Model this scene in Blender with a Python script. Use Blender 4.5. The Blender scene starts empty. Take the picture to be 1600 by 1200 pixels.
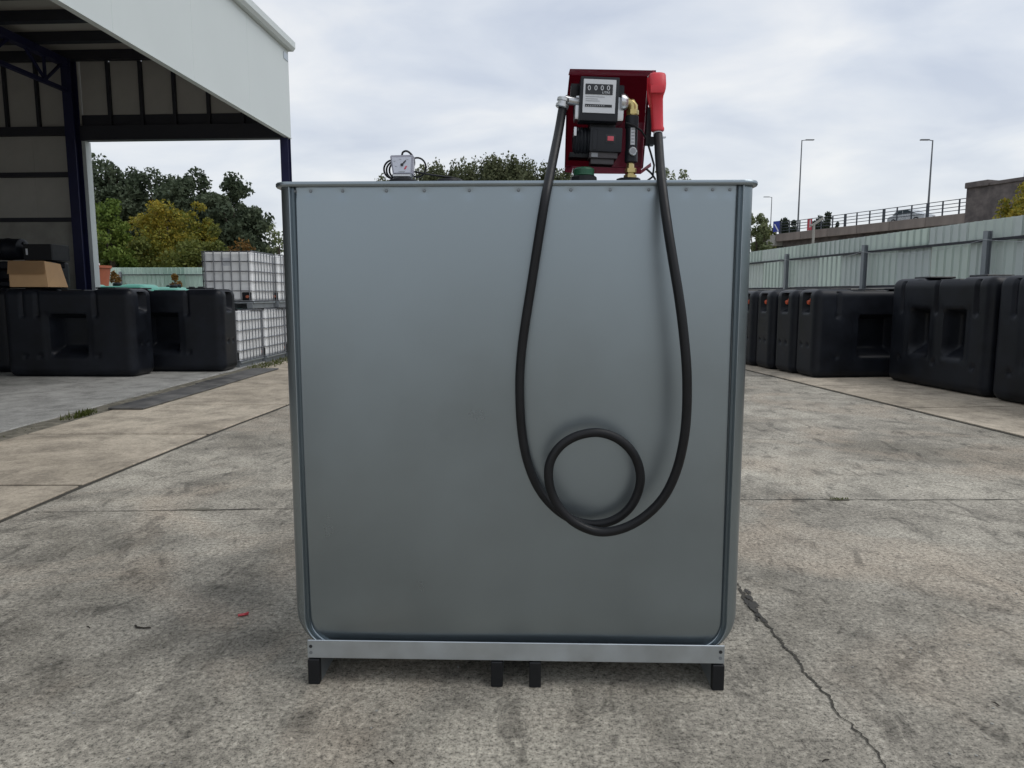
import bpy, bmesh, math, random
import numpy as np
from mathutils import Vector, Matrix
R = math.radians
random.seed(7)
S = bpy.context.scene
COL = S.collection

# ------------------------------------------------------------------ camera
F, PITCH, EYE = 1130.0, R(7.06), 1.45           # focal length in photo pixels, downward pitch, eye height
cd = bpy.data.cameras.new('camera'); cam = bpy.data.objects.new('camera', cd); COL.objects.link(cam)
cam.location = (0, 0, EYE); cam.rotation_euler = (R(90) - PITCH, 0, 0)
cd.sensor_width = 36; cd.lens = F / 1600 * 36; cd.clip_end = 2000; cd.clip_start = 0.05
S.camera = cam
# ------------------------------------------------------------------ sky, sun, exposure
SUN_EL, SUN_AZ = R(55), R(105)                   # azimuth clockwise from +Y
W = bpy.data.worlds.new('World'); S.world = W; W.use_nodes = True
nt = W.node_tree; nt.nodes.clear()
def wn(t, **k):
    n = nt.nodes.new(t)
    for a, v in k.items(): setattr(n, a, v)
    return n
sky = wn('ShaderNodeTexSky', sky_type='NISHITA', sun_disc=False, sun_elevation=SUN_EL, sun_rotation=SUN_AZ)
tc = wn('ShaderNodeTexCoord'); sep = wn('ShaderNodeSeparateXYZ')
nt.links.new(tc.outputs['Generated'], sep.inputs[0])
mx = wn('ShaderNodeMath', operation='MAXIMUM'); mx.inputs[1].default_value = 0.0
nt.links.new(sep.outputs[2], mx.inputs[0])
ad = wn('ShaderNodeMath', operation='ADD'); ad.inputs[1].default_value = 0.24
nt.links.new(mx.outputs[0], ad.inputs[0])
dv = wn('ShaderNodeVectorMath', operation='DIVIDE')
cmb = wn('ShaderNodeCombineXYZ')
for i in range(3): nt.links.new(ad.outputs[0], cmb.inputs[i])
nt.links.new(tc.outputs['Generated'], dv.inputs[0]); nt.links.new(cmb.outputs[0], dv.inputs[1])
mp = wn('ShaderNodeMapping'); mp.inputs['Scale'].default_value = (1.0, 1.25, 0.0); mp.inputs['Rotation'].default_value = (0, 0, R(24)); mp.inputs['Location'].default_value = (3.1, 0.4, 0)
nt.links.new(dv.outputs[0], mp.inputs[0])
nz = wn('ShaderNodeTexNoise'); nz.inputs['Scale'].default_value = 2.0; nz.inputs['Detail'].default_value = 9; nz.inputs['Roughness'].default_value = 0.50; nz.inputs['Distortion'].default_value = 0.35
nt.links.new(mp.outputs[0], nz.inputs['Vector'])
cr = wn('ShaderNodeValToRGB'); e = cr.color_ramp.elements
e[0].position = 0.33; e[0].color = (0.50, 0.55, 0.645, 1); e[1].position = 0.70; e[1].color = (0.78, 0.79, 0.80, 1)
x = e.new(0.50); x.color = (0.62, 0.66, 0.725, 1)
nt.links.new(nz.outputs['Fac'], cr.inputs[0])
hz = wn('ShaderNodeMapRange'); hz.inputs['From Min'].default_value = 0.0; hz.inputs['From Max'].default_value = 0.28; hz.inputs['To Min'].default_value = 0.55; hz.inputs['To Max'].default_value = 0.0
nt.links.new(sep.outputs[2], hz.inputs[0])
m1 = wn('ShaderNodeMixRGB'); m1.inputs[2].default_value = (0.78, 0.785, 0.765, 1)
nt.links.new(hz.outputs[0], m1.inputs[0]); nt.links.new(cr.outputs[0], m1.inputs[1])
b1 = wn('ShaderNodeBackground'); b1.inputs[1].default_value = 0.09; nt.links.new(sky.outputs[0], b1.inputs[0])
b2 = wn('ShaderNodeBackground'); b2.inputs[1].default_value = 1.0; nt.links.new(m1.outputs[0], b2.inputs[0])
ms = wn('ShaderNodeMixShader'); ms.inputs[0].default_value = 0.88
wo = wn('ShaderNodeOutputWorld')
nt.links.new(b1.outputs[0], ms.inputs[1]); nt.links.new(b2.outputs[0], ms.inputs[2]); nt.links.new(ms.outputs[0], wo.inputs[0])
ld = bpy.data.lights.new('sun', 'SUN'); ld.energy = 1.0; ld.angle = R(40); ld.color = (1, 0.965, 0.92)
sun = bpy.data.objects.new('sun', ld); COL.objects.link(sun); sun.location = (20, 12, 30)
sd = Vector((math.sin(SUN_AZ) * math.cos(SUN_EL), math.cos(SUN_AZ) * math.cos(SUN_EL), math.sin(SUN_EL)))
sun.rotation_euler = sd.to_track_quat('Z', 'Y').to_euler()
S.view_settings.view_transform = 'Standard'; S.view_settings.look = 'None'
S.view_settings.exposure = 0.28; S.view_settings.gamma = 1.0; S.view_settings.use_curve_mapping = False

# ------------------------------------------------------------------ helpers
def at(x, y, Y):                                # photo pixel at distance Y -> world point
    u = (x - 800) / F; v = (600 - y) / F
    d = Vector((u, math.cos(PITCH) + v * math.sin(PITCH), -math.sin(PITCH) + v * math.cos(PITCH)))
    return d * (Y / d.y) + Vector((0, 0, EYE))
def gnd(x, y, z=0.0):
    u = (x - 800) / F; v = (600 - y) / F
    d = Vector((u, math.cos(PITCH) + v * math.sin(PITCH), -math.sin(PITCH) + v * math.cos(PITCH)))
    return d * ((z - EYE) / d.z) + Vector((0, 0, EYE))
ORG = {}
class B:
    """collects shapes in one bmesh"""
    def __init__(s): s.bm = bmesh.new()
    def merge(s, b2, M=None):
        if M is not None: bmesh.ops.transform(b2, matrix=M, verts=b2.verts)
        me = bpy.data.meshes.new('tmp'); b2.to_mesh(me); b2.free(); s.bm.from_mesh(me); bpy.data.meshes.remove(me); return s
    def box(s, c, d, bev=0, rot=None, seg=1):
        b = bmesh.new(); bmesh.ops.create_cube(b, size=1)
        bmesh.ops.scale(b, vec=d, verts=b.verts)
        if bev: bmesh.ops.bevel(b, geom=b.edges[:], offset=bev, segments=seg, affect='EDGES', profile=0.7)
        M = Matrix.Translation(c)
        if rot is not None: M = M @ (rot if isinstance(rot, Matrix) else Matrix.Rotation(rot, 4, 'Z'))
        return s.merge(b, M)
    def span(s, a, b, bev=0):                   # box from corner a to corner b
        c = [(p + q) / 2 for p, q in zip(a, b)]; d = [abs(p - q) for p, q in zip(a, b)]
        return s.box(c, d, bev)
    def bar(s, p, q, w, h=None, bev=0):         # square bar from p to q
        p, q = Vector(p), Vector(q); h = h or w; v = q - p
        rot = v.to_track_quat('Y', 'Z').to_matrix().to_4x4()
        return s.box((p + q) / 2, (w, v.length, h), bev, rot)
    def tube(s, pts, r, n=10, cap=True):
        pts = [Vector(p) for p in pts]; N = len(pts)
        rs = r if hasattr(r, '__len__') else [r] * N
        T = [(pts[min(i + 1, N - 1)] - pts[max(i - 1, 0)]).normalized() for i in range(N)]
        up = Vector((0, 0, 1)) if abs(T[0].z) < 0.9 else Vector((1, 0, 0))
        nrm = T[0].cross(up).normalized(); rings = []
        for i in range(N):
            nrm = (nrm - T[i] * nrm.dot(T[i])).normalized(); bn = T[i].cross(nrm)
            rings.append([s.bm.verts.new(pts[i] + (nrm * math.cos(a) + bn * math.sin(a)) * rs[i]) for a in [2 * math.pi * k / n for k in range(n)]])
        for i in range(N - 1):
            for k in range(n):
                s.bm.faces.new((rings[i][k], rings[i][(k + 1) % n], rings[i + 1][(k + 1) % n], rings[i + 1][k]))
        if cap:
            s.bm.faces.new(rings[0][::-1]); s.bm.faces.new(rings[-1])
        return s
    def lathe(s, prof, o=(0, 0, 0), axis='Z', n=20):   # prof: (radius, height)
        b = bmesh.new(); rings = []
        for r, h in prof: rings.append([b.verts.new((r * math.cos(2 * math.pi * k / n), r * math.sin(2 * math.pi * k / n), h)) for k in range(n)])
        for i in range(len(rings) - 1):
            for k in range(n): b.faces.new((rings[i][k], rings[i][(k + 1) % n], rings[i + 1][(k + 1) % n], rings[i + 1][k]))
        b.faces.new(rings[0][::-1]); b.faces.new(rings[-1])
        M = Matrix.Translation(o)
        if axis == 'Y': M = M @ Matrix.Rotation(R(90), 4, 'X')      # height runs to -Y
        elif axis == 'X': M = M @ Matrix.Rotation(R(90), 4, 'Y')
        elif not isinstance(axis, str): M = M @ Vector(axis).to_track_quat('Z', 'Y').to_matrix().to_4x4()
        return s.merge(b, M)
    def prism(s, poly, y0, y1, bev=0, M=None):  # poly in XZ, extruded along Y
        b = bmesh.new(); a = [b.verts.new((p[0], y0, p[1])) for p in poly]; c = [b.verts.new((p[0], y1, p[1])) for p in poly]
        n = len(poly); b.faces.new(a); b.faces.new(c[::-1])
        for i in range(n): b.faces.new((a[i], c[i], c[(i + 1) % n], a[(i + 1) % n]))
        bmesh.ops.recalc_face_normals(b, faces=b.faces)
        if bev: bmesh.ops.bevel(b, geom=b.edges[:], offset=bev, segments=2, affect='EDGES')
        return s.merge(b, M)
    def quad(s, *p): s.bm.faces.new([s.bm.verts.new(q) for q in p]); return s
    def grid(s, rows):
        V = [[s.bm.verts.new(p) for p in r] for r in rows]
        for i in range(len(V) - 1):
            for j in range(len(V[0]) - 1): s.bm.faces.new((V[i][j], V[i][j + 1], V[i + 1][j + 1], V[i + 1][j]))
        return s
def tag(o, label=None, cat=None, group=None, kind=None):
    if label: o['label'] = label
    if cat: o['category'] = cat
    if group: o['group'] = group
    if kind: o['kind'] = kind
    return o
def thing(name, loc, rz, label, cat, group=None, world=False):
    o = bpy.data.objects.new(name, None); COL.objects.link(o); o.empty_display_size = 0.1
    o.location = loc; o.rotation_euler = (0, 0, rz); ORG[o.name] = Vector(loc) if world else Vector((0, 0, 0))
    return tag(o, label, cat, group)
def obj(name, b, mat, parent=None, smooth=False, kind=None, label=None, ang=35):
    me = b
    if isinstance(b, B):
        me = bpy.data.meshes.new(name); bmesh.ops.recalc_face_normals(b.bm, faces=b.bm.faces); b.bm.to_mesh(me); b.bm.free()
    n = len(me.vertices); co = np.empty(n * 3); me.vertices.foreach_get('co', co); co = co.reshape(-1, 3)
    c = Vector(((co.min(0) + co.max(0)) / 2).tolist()); c.z = float(co[:, 2].min())
    me.transform(Matrix.Translation(-c))
    if smooth:
        me.polygons.foreach_set('use_smooth', [True] * len(me.polygons))
        if ang < 180: me.set_sharp_from_angle(angle=R(ang))
    if mat: me.materials.append(mat)
    o = bpy.data.objects.new(name, me); COL.objects.link(o)
    if parent is not None: o.parent = parent; o.location = c - ORG[parent.name]
    else: o.location = c
    ORG[o.name] = c.copy()
    return tag(o, label, None, None, kind)
def copy_tree(o, parent=None):
    c = o.copy(); COL.objects.link(c)
    if parent is not None: c.parent = parent
    for ch in o.children: copy_tree(ch, c)
    return c
def put(proto, used, loc, rz, label, group=None, scale=None):
    o = proto if not used else copy_tree(proto)
    o.location = loc; o.rotation_euler = (0, 0, rz)
    if scale: o.scale = scale
    o['label'] = label
    if group: o['group'] = group
    return o
def text(body, size, mat, c, parent, name='lettering', tilt=0.0):
    cu = bpy.data.curves.new('t', 'FONT'); cu.body = body; cu.size = size; cu.align_x = 'CENTER'; cu.align_y = 'CENTER'; cu.extrude = 0.0003; cu.resolution_u = 2
    t = bpy.data.objects.new('t', cu); COL.objects.link(t); bpy.context.view_layer.update()
    me = bpy.data.meshes.new_from_object(t.evaluated_get(bpy.context.evaluated_depsgraph_get()))
    bpy.data.objects.remove(t); bpy.data.curves.remove(cu); me.name = name
    me.transform(Matrix.Translation(c) @ Matrix.Rotation(tilt, 4, 'Y') @ Matrix.Rotation(R(90), 4, 'X'))
    me.materials.clear()
    return obj(name, me, mat, parent)

# ------------------------------------------------------------------ materials
def mat(name, c, rough=0.6, metal=0.0, var=0.12, vs=6.0, bump=0.0, bs=60.0, spec=0.5, c2=None, stretch=None, rvar=0.12):
    m = bpy.data.materials.new(name); m.use_nodes = True; t = m.node_tree; p = t.nodes['Principled BSDF']
    N = lambda k: t.nodes.new(k)
    co = N('ShaderNodeTexCoord'); vec = co.outputs['Object']
    if stretch:
        mp = N('ShaderNodeMapping'); mp.inputs['Scale'].default_value = stretch; t.links.new(vec, mp.inputs[0]); vec = mp.outputs[0]
    nz = N('ShaderNodeTexNoise'); nz.inputs['Scale'].default_value = vs; nz.inputs['Detail'].default_value = 7; nz.inputs['Roughness'].default_value = 0.6
    t.links.new(vec, nz.inputs['Vector'])
    rp = N('ShaderNodeValToRGB'); rp.color_ramp.elements[0].position = 0.3; rp.color_ramp.elements[1].position = 0.7
    a = [max(0, v * (1 - var)) for v in c]; b = [min(1, v * (1 + var)) for v in (c2 or c)]
    rp.color_ramp.elements[0].color = (*a, 1); rp.color_ramp.elements[1].color = (*b, 1)
    t.links.new(nz.outputs['Fac'], rp.inputs[0]); t.links.new(rp.outputs[0], p.inputs['Base Color'])
    mr = N('ShaderNodeMapRange'); mr.inputs['To Min'].default_value = max(0.02, rough - rvar); mr.inputs['To Max'].default_value = min(1, rough + rvar)
    mr.inputs['From Min'].default_value = 0.3; mr.inputs['From Max'].default_value = 0.7
    t.links.new(nz.outputs['Fac'], mr.inputs[0]); t.links.new(mr.outputs[0], p.inputs['Roughness'])
    p.inputs['Metallic'].default_value = metal; p.inputs['Specular IOR Level'].default_value = spec
    if bump:
        n2 = N('ShaderNodeTexNoise'); n2.inputs['Scale'].default_value = bs; n2.inputs['Detail'].default_value = 5; t.links.new(vec, n2.inputs['Vector'])
        bp = N('ShaderNodeBump'); bp.inputs['Strength'].default_value = bump; bp.inputs['Distance'].default_value = 0.01
        t.links.new(n2.outputs['Fac'], bp.inputs['Height']); t.links.new(bp.outputs[0], p.inputs['Normal'])
    return m
def concrete(name, cdark, cmid, clight, scale=1.0, speck=0.5, warm=None, rough=0.85):
    m = bpy.data.materials.new(name); m.use_nodes = True; t = m.node_tree; p = t.nodes['Principled BSDF']
    N = lambda k: t.nodes.new(k); L = t.links.new
    geo = N('ShaderNodeNewGeometry'); vec = geo.outputs['Position']
    def noise(s, d, r=0.6, dist=0.0, st=None):
        v = vec
        if st:
            mp = N('ShaderNodeMapping'); mp.inputs['Scale'].default_value = st; L(vec, mp.inputs[0]); v = mp.outputs[0]
        n = N('ShaderNodeTexNoise'); n.inputs['Scale'].default_value = s; n.inputs['Detail'].default_value = d; n.inputs['Roughness'].default_value = r; n.inputs['Distortion'].default_value = dist; L(v, n.inputs['Vector']); return n.outputs['Fac']
    def ramp(f, stops):
        r = N('ShaderNodeValToRGB'); el = r.color_ramp.elements
        while len(el) < len(stops): el.new(0.5)
        for q, (po, c) in zip(el, stops): q.position = po; q.color = (*c, 1) if hasattr(c, '__len__') else (c, c, c, 1)
        L(f, r.inputs[0]); return r.outputs[0]
    def mix(f, a, b, mode='MIX'):
        n = N('ShaderNodeMixRGB'); n.blend_type = mode
        if isinstance(f, float): n.inputs[0].default_value = f
        else: L(f, n.inputs[0])
        for i, v in ((1, a), (2, b)):
            if isinstance(v, tuple): n.inputs[i].default_value = (*v, 1)
            else: L(v, n.inputs[i])
        return n.outputs[0]
    big = ramp(noise(0.55 * scale, 6, 0.62, 0.8), [(0.34, cdark), (0.5, cmid), (0.66, clight)])
    med = ramp(noise(3.2 * scale, 8, 0.72, 0.3), [(0.38, 0.62), (0.48, 0.95), (0.62, 1.28)])
    c = mix(0.75, big, med, 'MULTIPLY')
    if warm:
        c = mix(ramp(noise(0.8 * scale, 4, 0.5, 1.2), [(0.5, 0.0), (0.68, 0.55)]), c, warm)
    fine = ramp(noise(46 * scale, 6, 0.8), [(0.37, 0.30), (0.46, 0.85), (0.54, 1.06), (0.64, 1.55)])
    c = mix(speck, c, fine, 'MULTIPLY')
    pit = ramp(noise(120 * scale, 3, 0.6), [(0.36, 0.25), (0.45, 1.0)])
    c = mix(speck * 0.8, c, pit, 'MULTIPLY')
    smu = ramp(noise(5.5 * scale, 5, 0.65, 1.5, (1.0, 0.45, 1.0)), [(0.34, 0.45), (0.45, 1.0)])
    c = mix(speck * 0.75, c, smu, 'MULTIPLY')
    chip = ramp(noise(21 * scale, 4, 0.7, 0.6), [(0.60, 1.0), (0.68, 1.35)])
    c = mix(speck * 0.8, c, chip, 'MULTIPLY')
    vo = N('ShaderNodeTexVoronoi'); vo.inputs['Scale'].default_value = 34; L(vec, vo.inputs['Vector'])
    st = ramp(vo.outputs['Distance'], [(0.05, 0.35), (0.13, 1.0)])
    msk = ramp(noise(1.7, 4, 0.6), [(0.48, 0.0), (0.58, 0.8)])
    c = mix(msk, c, mix(1.0, c, st, 'MULTIPLY'))
    L(c, p.inputs['Base Color']); p.inputs['Roughness'].default_value = rough; p.inputs['Specular IOR Level'].default_value = 0.3
    bp = N('ShaderNodeBump'); bp.inputs['Strength'].default_value = 0.55 * speck + 0.1; bp.inputs['Distance'].default_value = 0.006
    L(noise(60 * scale, 7, 0.75), bp.inputs['Height']); L(bp.outputs[0], p.inputs['Normal'])
    return m
def leafmat(name, cols, trans=0.25):
    m = bpy.data.materials.new(name); m.use_nodes = True; t = m.node_tree; p = t.nodes['Principled BSDF']
    g = t.nodes.new('ShaderNodeNewGeometry'); r = t.nodes.new('ShaderNodeValToRGB'); el = r.color_ramp.elements
    while len(el) < len(cols): el.new(0.5)
    for i, (q, c) in enumerate(zip(el, cols)): q.position = i / (len(cols) - 1); q.color = (*c, 1)
    nz = t.nodes.new('ShaderNodeTexNoise'); nz.inputs['Scale'].default_value = 0.5; nz.inputs['Detail'].default_value = 3
    t.links.new(g.outputs['Position'], nz.inputs['Vector'])
    ma = t.nodes.new('ShaderNodeMath'); ma.operation = 'MULTIPLY_ADD'; ma.inputs[1].default_value = 0.55; 
    mb = t.nodes.new('ShaderNodeMapRange'); mb.inputs['From Min'].default_value = 0.3; mb.inputs['From Max'].default_value = 0.7; mb.inputs['To Max'].default_value = 0.5
    t.links.new(nz.outputs['Fac'], mb.inputs[0]); t.links.new(g.outputs['Random Per Island'], ma.inputs[0]); t.links.new(mb.outputs[0], ma.inputs[2])
    t.links.new(ma.outputs[0], r.inputs[0]); t.links.new(r.outputs[0], p.inputs['Base Color'])
    p.inputs['Roughness'].default_value = 0.65; p.inputs['Specular IOR Level'].default_value = 0.25
    tr = t.nodes.new('ShaderNodeBsdfTranslucent'); t.links.new(r.outputs[0], tr.inputs[0])
    mi = t.nodes.new('ShaderNodeMixShader'); mi.inputs[0].default_value = trans
    t.links.new(p.outputs[0], mi.inputs[1]); t.links.new(tr.outputs[0], mi.inputs[2]); t.links.new(mi.outputs[0], t.nodes['Material Output'].inputs[0])
    return m
M = {}
M['yard'] = concrete('yard_concrete', (0.228, 0.208, 0.170), (0.345, 0.318, 0.266), (0.455, 0.422, 0.352), 1.0, 1.0, (0.46, 0.385, 0.30))
M['slab'] = concrete('slab_concrete', (0.345, 0.298, 0.232), (0.425, 0.368, 0.290), (0.50, 0.437, 0.346), 0.7, 0.35)
M['floor'] = concrete('floor_concrete', (0.27, 0.27, 0.25), (0.33, 0.325, 0.305), (0.39, 0.385, 0.36), 0.8, 0.3)
M['wallconc'] = mat('wall_concrete', (0.30, 0.295, 0.27), 0.85, var=0.18, vs=3, bump=0.2, bs=25)
M['joint'] = mat('joint_dirt', (0.055, 0.05, 0.04), 0.95, var=0.4, vs=25)
M['dirt'] = mat('gutter_dirt', (0.10, 0.095, 0.07), 0.95, var=0.45, vs=9, c2=(0.17, 0.155, 0.12), bump=0.6, bs=40)
M['stain'] = mat('oil_stain', (0.045, 0.042, 0.036), 0.8, var=0.4, vs=20)
M['plate'] = mat('steel_plate', (0.075, 0.075, 0.075), 0.6, 0.3, var=0.3, vs=2.5, c2=(0.16, 0.155, 0.145))
M['galv'] = mat('galvanised_steel', (0.285, 0.330, 0.358), 0.31, 0.93, var=0.05, vs=1.6, rvar=0.05)
M['galv2'] = mat('galvanised_trim', (0.46, 0.50, 0.53), 0.40, 0.8, var=0.08, vs=9)
M['zinc'] = mat('zinc_fitting', (0.62, 0.63, 0.64), 0.33, 0.9, var=0.1, vs=20)
M['rubber'] = mat('black_rubber', (0.009, 0.0095, 0.011), 0.45, var=0.2, vs=14, spec=0.30)
M['blackp'] = mat('black_plastic', (0.010, 0.011, 0.013), 0.45, var=0.2, vs=10, spec=0.3)
M['tankp'] = mat('tank_plastic', (0.007, 0.008, 0.011), 0.42, var=0.30, vs=2.2, bump=0.05, bs=120, c2=(0.010, 0.012, 0.017), rvar=0.08, spec=0.22)
M['red'] = mat('red_paint', (0.23, 0.014, 0.042), 0.38, var=0.08, vs=5)
M['nozred'] = mat('red_nozzle_sleeve', (0.60, 0.028, 0.042), 0.42, var=0.06, vs=18)
M['darkcast'] = mat('dark_casting', (0.017, 0.019, 0.024), 0.42, var=0.2, vs=16, spec=0.32)
M['motorg'] = mat('motor_plate', (0.085, 0.078, 0.082), 0.5, 0.3, var=0.2, vs=40)
M['white'] = mat('white_print', (0.66, 0.68, 0.71), 0.5, var=0.03)
M['greyprint'] = mat('grey_print', (0.36, 0.37, 0.39), 0.6, var=0.05)
M['blackprint'] = mat('black_print', (0.018, 0.02, 0.024), 0.45, var=0.05)
M['brass'] = mat('brass', (0.62, 0.50, 0.22), 0.36, 0.85, var=0.12, vs=30)
M['green'] = mat('green_cap', (0.010, 0.085, 0.040), 0.4, var=0.15)
M['switch'] = mat('red_switch', (0.62, 0.09, 0.12), 0.3, var=0.05)
M['gaugecase'] = mat('gauge_case', (0.38, 0.38, 0.44), 0.4, var=0.05)
M['gaugeface'] = mat('gauge_face', (0.62, 0.64, 0.72), 0.4, var=0.03)
M['fascia'] = mat('pale_cladding', (0.60, 0.65, 0.645), 0.5, var=0.03, vs=0.7, rvar=0.05)
M['inner'] = mat('inner_lining', (0.44, 0.43, 0.40), 0.7, var=0.10, vs=1.5)
M['bluest'] = mat('blue_steel', (0.018, 0.020, 0.062), 0.5, spec=0.3, var=0.15, vs=4)
M['darkst'] = mat('dark_steel', (0.022, 0.023, 0.032), 0.6, var=0.2, vs=4)
M['roofs'] = mat('roof_sheet', (0.42, 0.40, 0.36), 0.7, var=0.1, vs=1)
M['fence'] = mat('mint_sheet', (0.555, 0.615, 0.59), 0.5, var=0.06, vs=1.2, stretch=(1, 1, 0.3))
M['fencel'] = mat('pale_mint_sheet', (0.52, 0.66, 0.59), 0.5, var=0.06, vs=1.2)
M['post'] = mat('galv_post', (0.25, 0.27, 0.29), 0.45, 0.6, var=0.15, vs=5)
M['wire'] = mat('galv_wire', (0.45, 0.47, 0.48), 0.4, 0.7)
M['hdpe'] = mat('white_hdpe', (0.88, 0.89, 0.89), 0.42, var=0.05, vs=2.5)
M['cage'] = mat('cage_tube', (0.22, 0.23, 0.25), 0.4, 0.7)
M['cardb'] = mat('cardboard', (0.46, 0.29, 0.15), 0.8, var=0.07, vs=4)
M['teal'] = mat('teal_plastic', (0.10, 0.40, 0.31), 0.45, var=0.10, vs=3)
M['darkteal'] = mat('dark_teal_plastic', (0.03, 0.12, 0.10), 0.45, var=0.2, vs=3)
M['terra'] = mat('terracotta', (0.36, 0.10, 0.05), 0.7, var=0.12)
M['orange'] = mat('orange_cap', (0.62, 0.11, 0.045), 0.45, var=0.1)
M['bark'] = mat('bark', (0.07, 0.055, 0.04), 0.9, var=0.3, vs=8, bump=0.5)
M['brconc'] = mat('bridge_concrete', (0.17, 0.145, 0.13), 0.85, var=0.25, vs=0.5, c2=(0.22, 0.19, 0.17), stretch=(1, 1, 0.3))
M['brstone'] = mat('bridge_stone', (0.085, 0.075, 0.075), 0.9, var=0.35, vs=1.4, c2=(0.12, 0.105, 0.10), bump=0.4, bs=4)
M['rail'] = mat('rail_paint', (0.05, 0.06, 0.075), 0.5, var=0.1)
M['lamp'] = mat('lamp_steel', (0.13, 0.14, 0.15), 0.5, 0.4)
M['carw'] = mat('car_paint', (0.55, 0.58, 0.60), 0.25, 0.3, var=0.02)
M['glass'] = mat('car_glass', (0.05, 0.07, 0.08), 0.08, var=0.02, spec=0.8)
M['blues'] = mat('blue_sign', (0.03, 0.05, 0.30), 0.4, var=0.05)
M['redban'] = mat('red_banner', (0.45, 0.06, 0.08), 0.6, var=0.1)
M['twig'] = mat('twig_bark', (0.03, 0.024, 0.018), 0.9, var=0.3, vs=60)
M['scrap'] = mat('red_scrap', (0.50, 0.05, 0.06), 0.5, var=0.1)
LM = {
 'dark': leafmat('dark_leaves', [(0.045, 0.064, 0.038), (0.070, 0.094, 0.055), (0.105, 0.130, 0.078)]),  # greens lightened a little, distance haze put into the leaf colour
 'yellow': leafmat('yellowing_leaves', [(0.085, 0.11, 0.02), (0.17, 0.18, 0.03), (0.29, 0.24, 0.032), (0.38, 0.27, 0.034)]),
 'lime': leafmat('lime_leaves', [(0.06, 0.105, 0.018), (0.115, 0.17, 0.03), (0.19, 0.23, 0.045)]),
 'olive': leafmat('olive_leaves', [(0.075, 0.10, 0.024), (0.13, 0.15, 0.034), (0.20, 0.195, 0.045)]),
 'poplar': leafmat('poplar_leaves', [(0.065, 0.080, 0.042), (0.105, 0.120, 0.062), (0.16, 0.17, 0.09)]),
 'willow': leafmat('willow_leaves', [(0.085, 0.115, 0.05), (0.15, 0.18, 0.085), (0.22, 0.235, 0.12)]),
 'autumn': leafmat('autumn_leaves', [(0.09, 0.07, 0.02), (0.19, 0.10, 0.03), (0.24, 0.16, 0.035)]),
 'pine': leafmat('pine_needles', [(0.022, 0.034, 0.024), (0.040, 0.055, 0.036), (0.06, 0.075, 0.05)]),
 'grass': leafmat('grass_blades', [(0.05, 0.06, 0.015), (0.09, 0.11, 0.025), (0.14, 0.14, 0.05)]),
}

# ================================================================== THE SETTING
b = B(); b.quad((-400, -400, 0), (400, -400, 0), (400, 400, 0), (-400, 400, 0))
yard = tag(obj('ground', b, M['yard']), 'weathered grey concrete yard with fine pits and stains', kind='structure')
def ribbon(pts, w, z, seed, jag=0.006, step=0.02):
    """thin uneven strip along a polyline on the ground"""
    rnd = random.Random(seed); P = []
    for (p, q, wp, wq) in zip(pts[:-1], pts[1:], w[:-1], w[1:]):
        p, q = Vector(p), Vector(q); n = max(2, int((q - p).length / step))
        for i in range(n): t = i / n; P.append((p.lerp(q, t), wp + (wq - wp) * t))
    P.append((Vector(pts[-1]), w[-1])); drift = 0; ww = 0.7; rows = []
    for i, (p, wd) in enumerate(P):
        t = (P[min(i + 1, len(P) - 1)][0] - P[max(i - 1, 0)][0]).normalized(); nr = Vector((-t.y, t.x))
        drift = drift * 0.85 + rnd.uniform(-jag, jag)
        ww = ww * 0.8 + 0.2 * rnd.uniform(0.0, 1.5); a = p + nr * (drift + wd * ww * rnd.uniform(0.25, 0.75)); c = p + nr * (drift - wd * ww * rnd.uniform(0.25, 0.75))
        rows.append([(a.x, a.y, z), (c.x, c.y, z)])
    return B().grid(rows)
crk = [(1.10, 3.9), (1.133, 3.477), (1.12, 3.36), (1.124, 3.02), (1.13, 2.739), (1.142, 2.42), (1.155, 2.069), (1.17, 1.5), (1.15, 0.2)]
obj('crack', ribbon(crk, [0.010, 0.012, 0.022, 0.016, 0.014, 0.012, 0.012, 0.012, 0.012], 0.004, 3, 0.007, 0.010), M['joint'], yard)
for k in range(16):                                 # dirt collected along the widest part of the crack
    t = random.random(); cx = 1.122 + 0.035 * (0.6 - t) + random.uniform(-.018, .018); cy = 3.40 - 0.36 * t; q = random.uniform(0.4, 1.0) * (1.25 - abs(t - 0.42) * 1.6)
    b = B(); b.quad(*[(cx + 0.020 * q * math.cos(a) * random.uniform(0.4, 1.3), cy + 0.055 * q * math.sin(a) * random.uniform(0.4, 1.3), 0.005 + 0.0003 * k) for a in [2 * math.pi * i / 13 for i in range(13)]])
    obj('dirt_patch', b, M['stain'], yard)
jl = [(-3.2, 4.70), (-1.53, 4.785), (0.2, 4.89), (1.64, 5.0), (3.6, 5.0), (9, 5.02)]
obj('expansion_joint', ribbon(jl, [0.008, 0.012, 0.014, 0.014, 0.012, 0.012], 0.004, 5, 0.004, 0.03), M['joint'], yard)
for cx, cy, rx, ry in ((-2.12, 4.76, 0.12, 0.022), (2.32, 5.0, 0.10, 0.025)):
    b = B(); b.quad(*[(cx + rx * math.cos(a) * random.uniform(0.6, 1.1), cy + ry * math.sin(a) * random.uniform(0.6, 1.1), 0.005) for a in [2 * math.pi * i / 15 for i in range(15)]])
    obj('dirt_patch', b, M['dirt'], yard)
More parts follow.
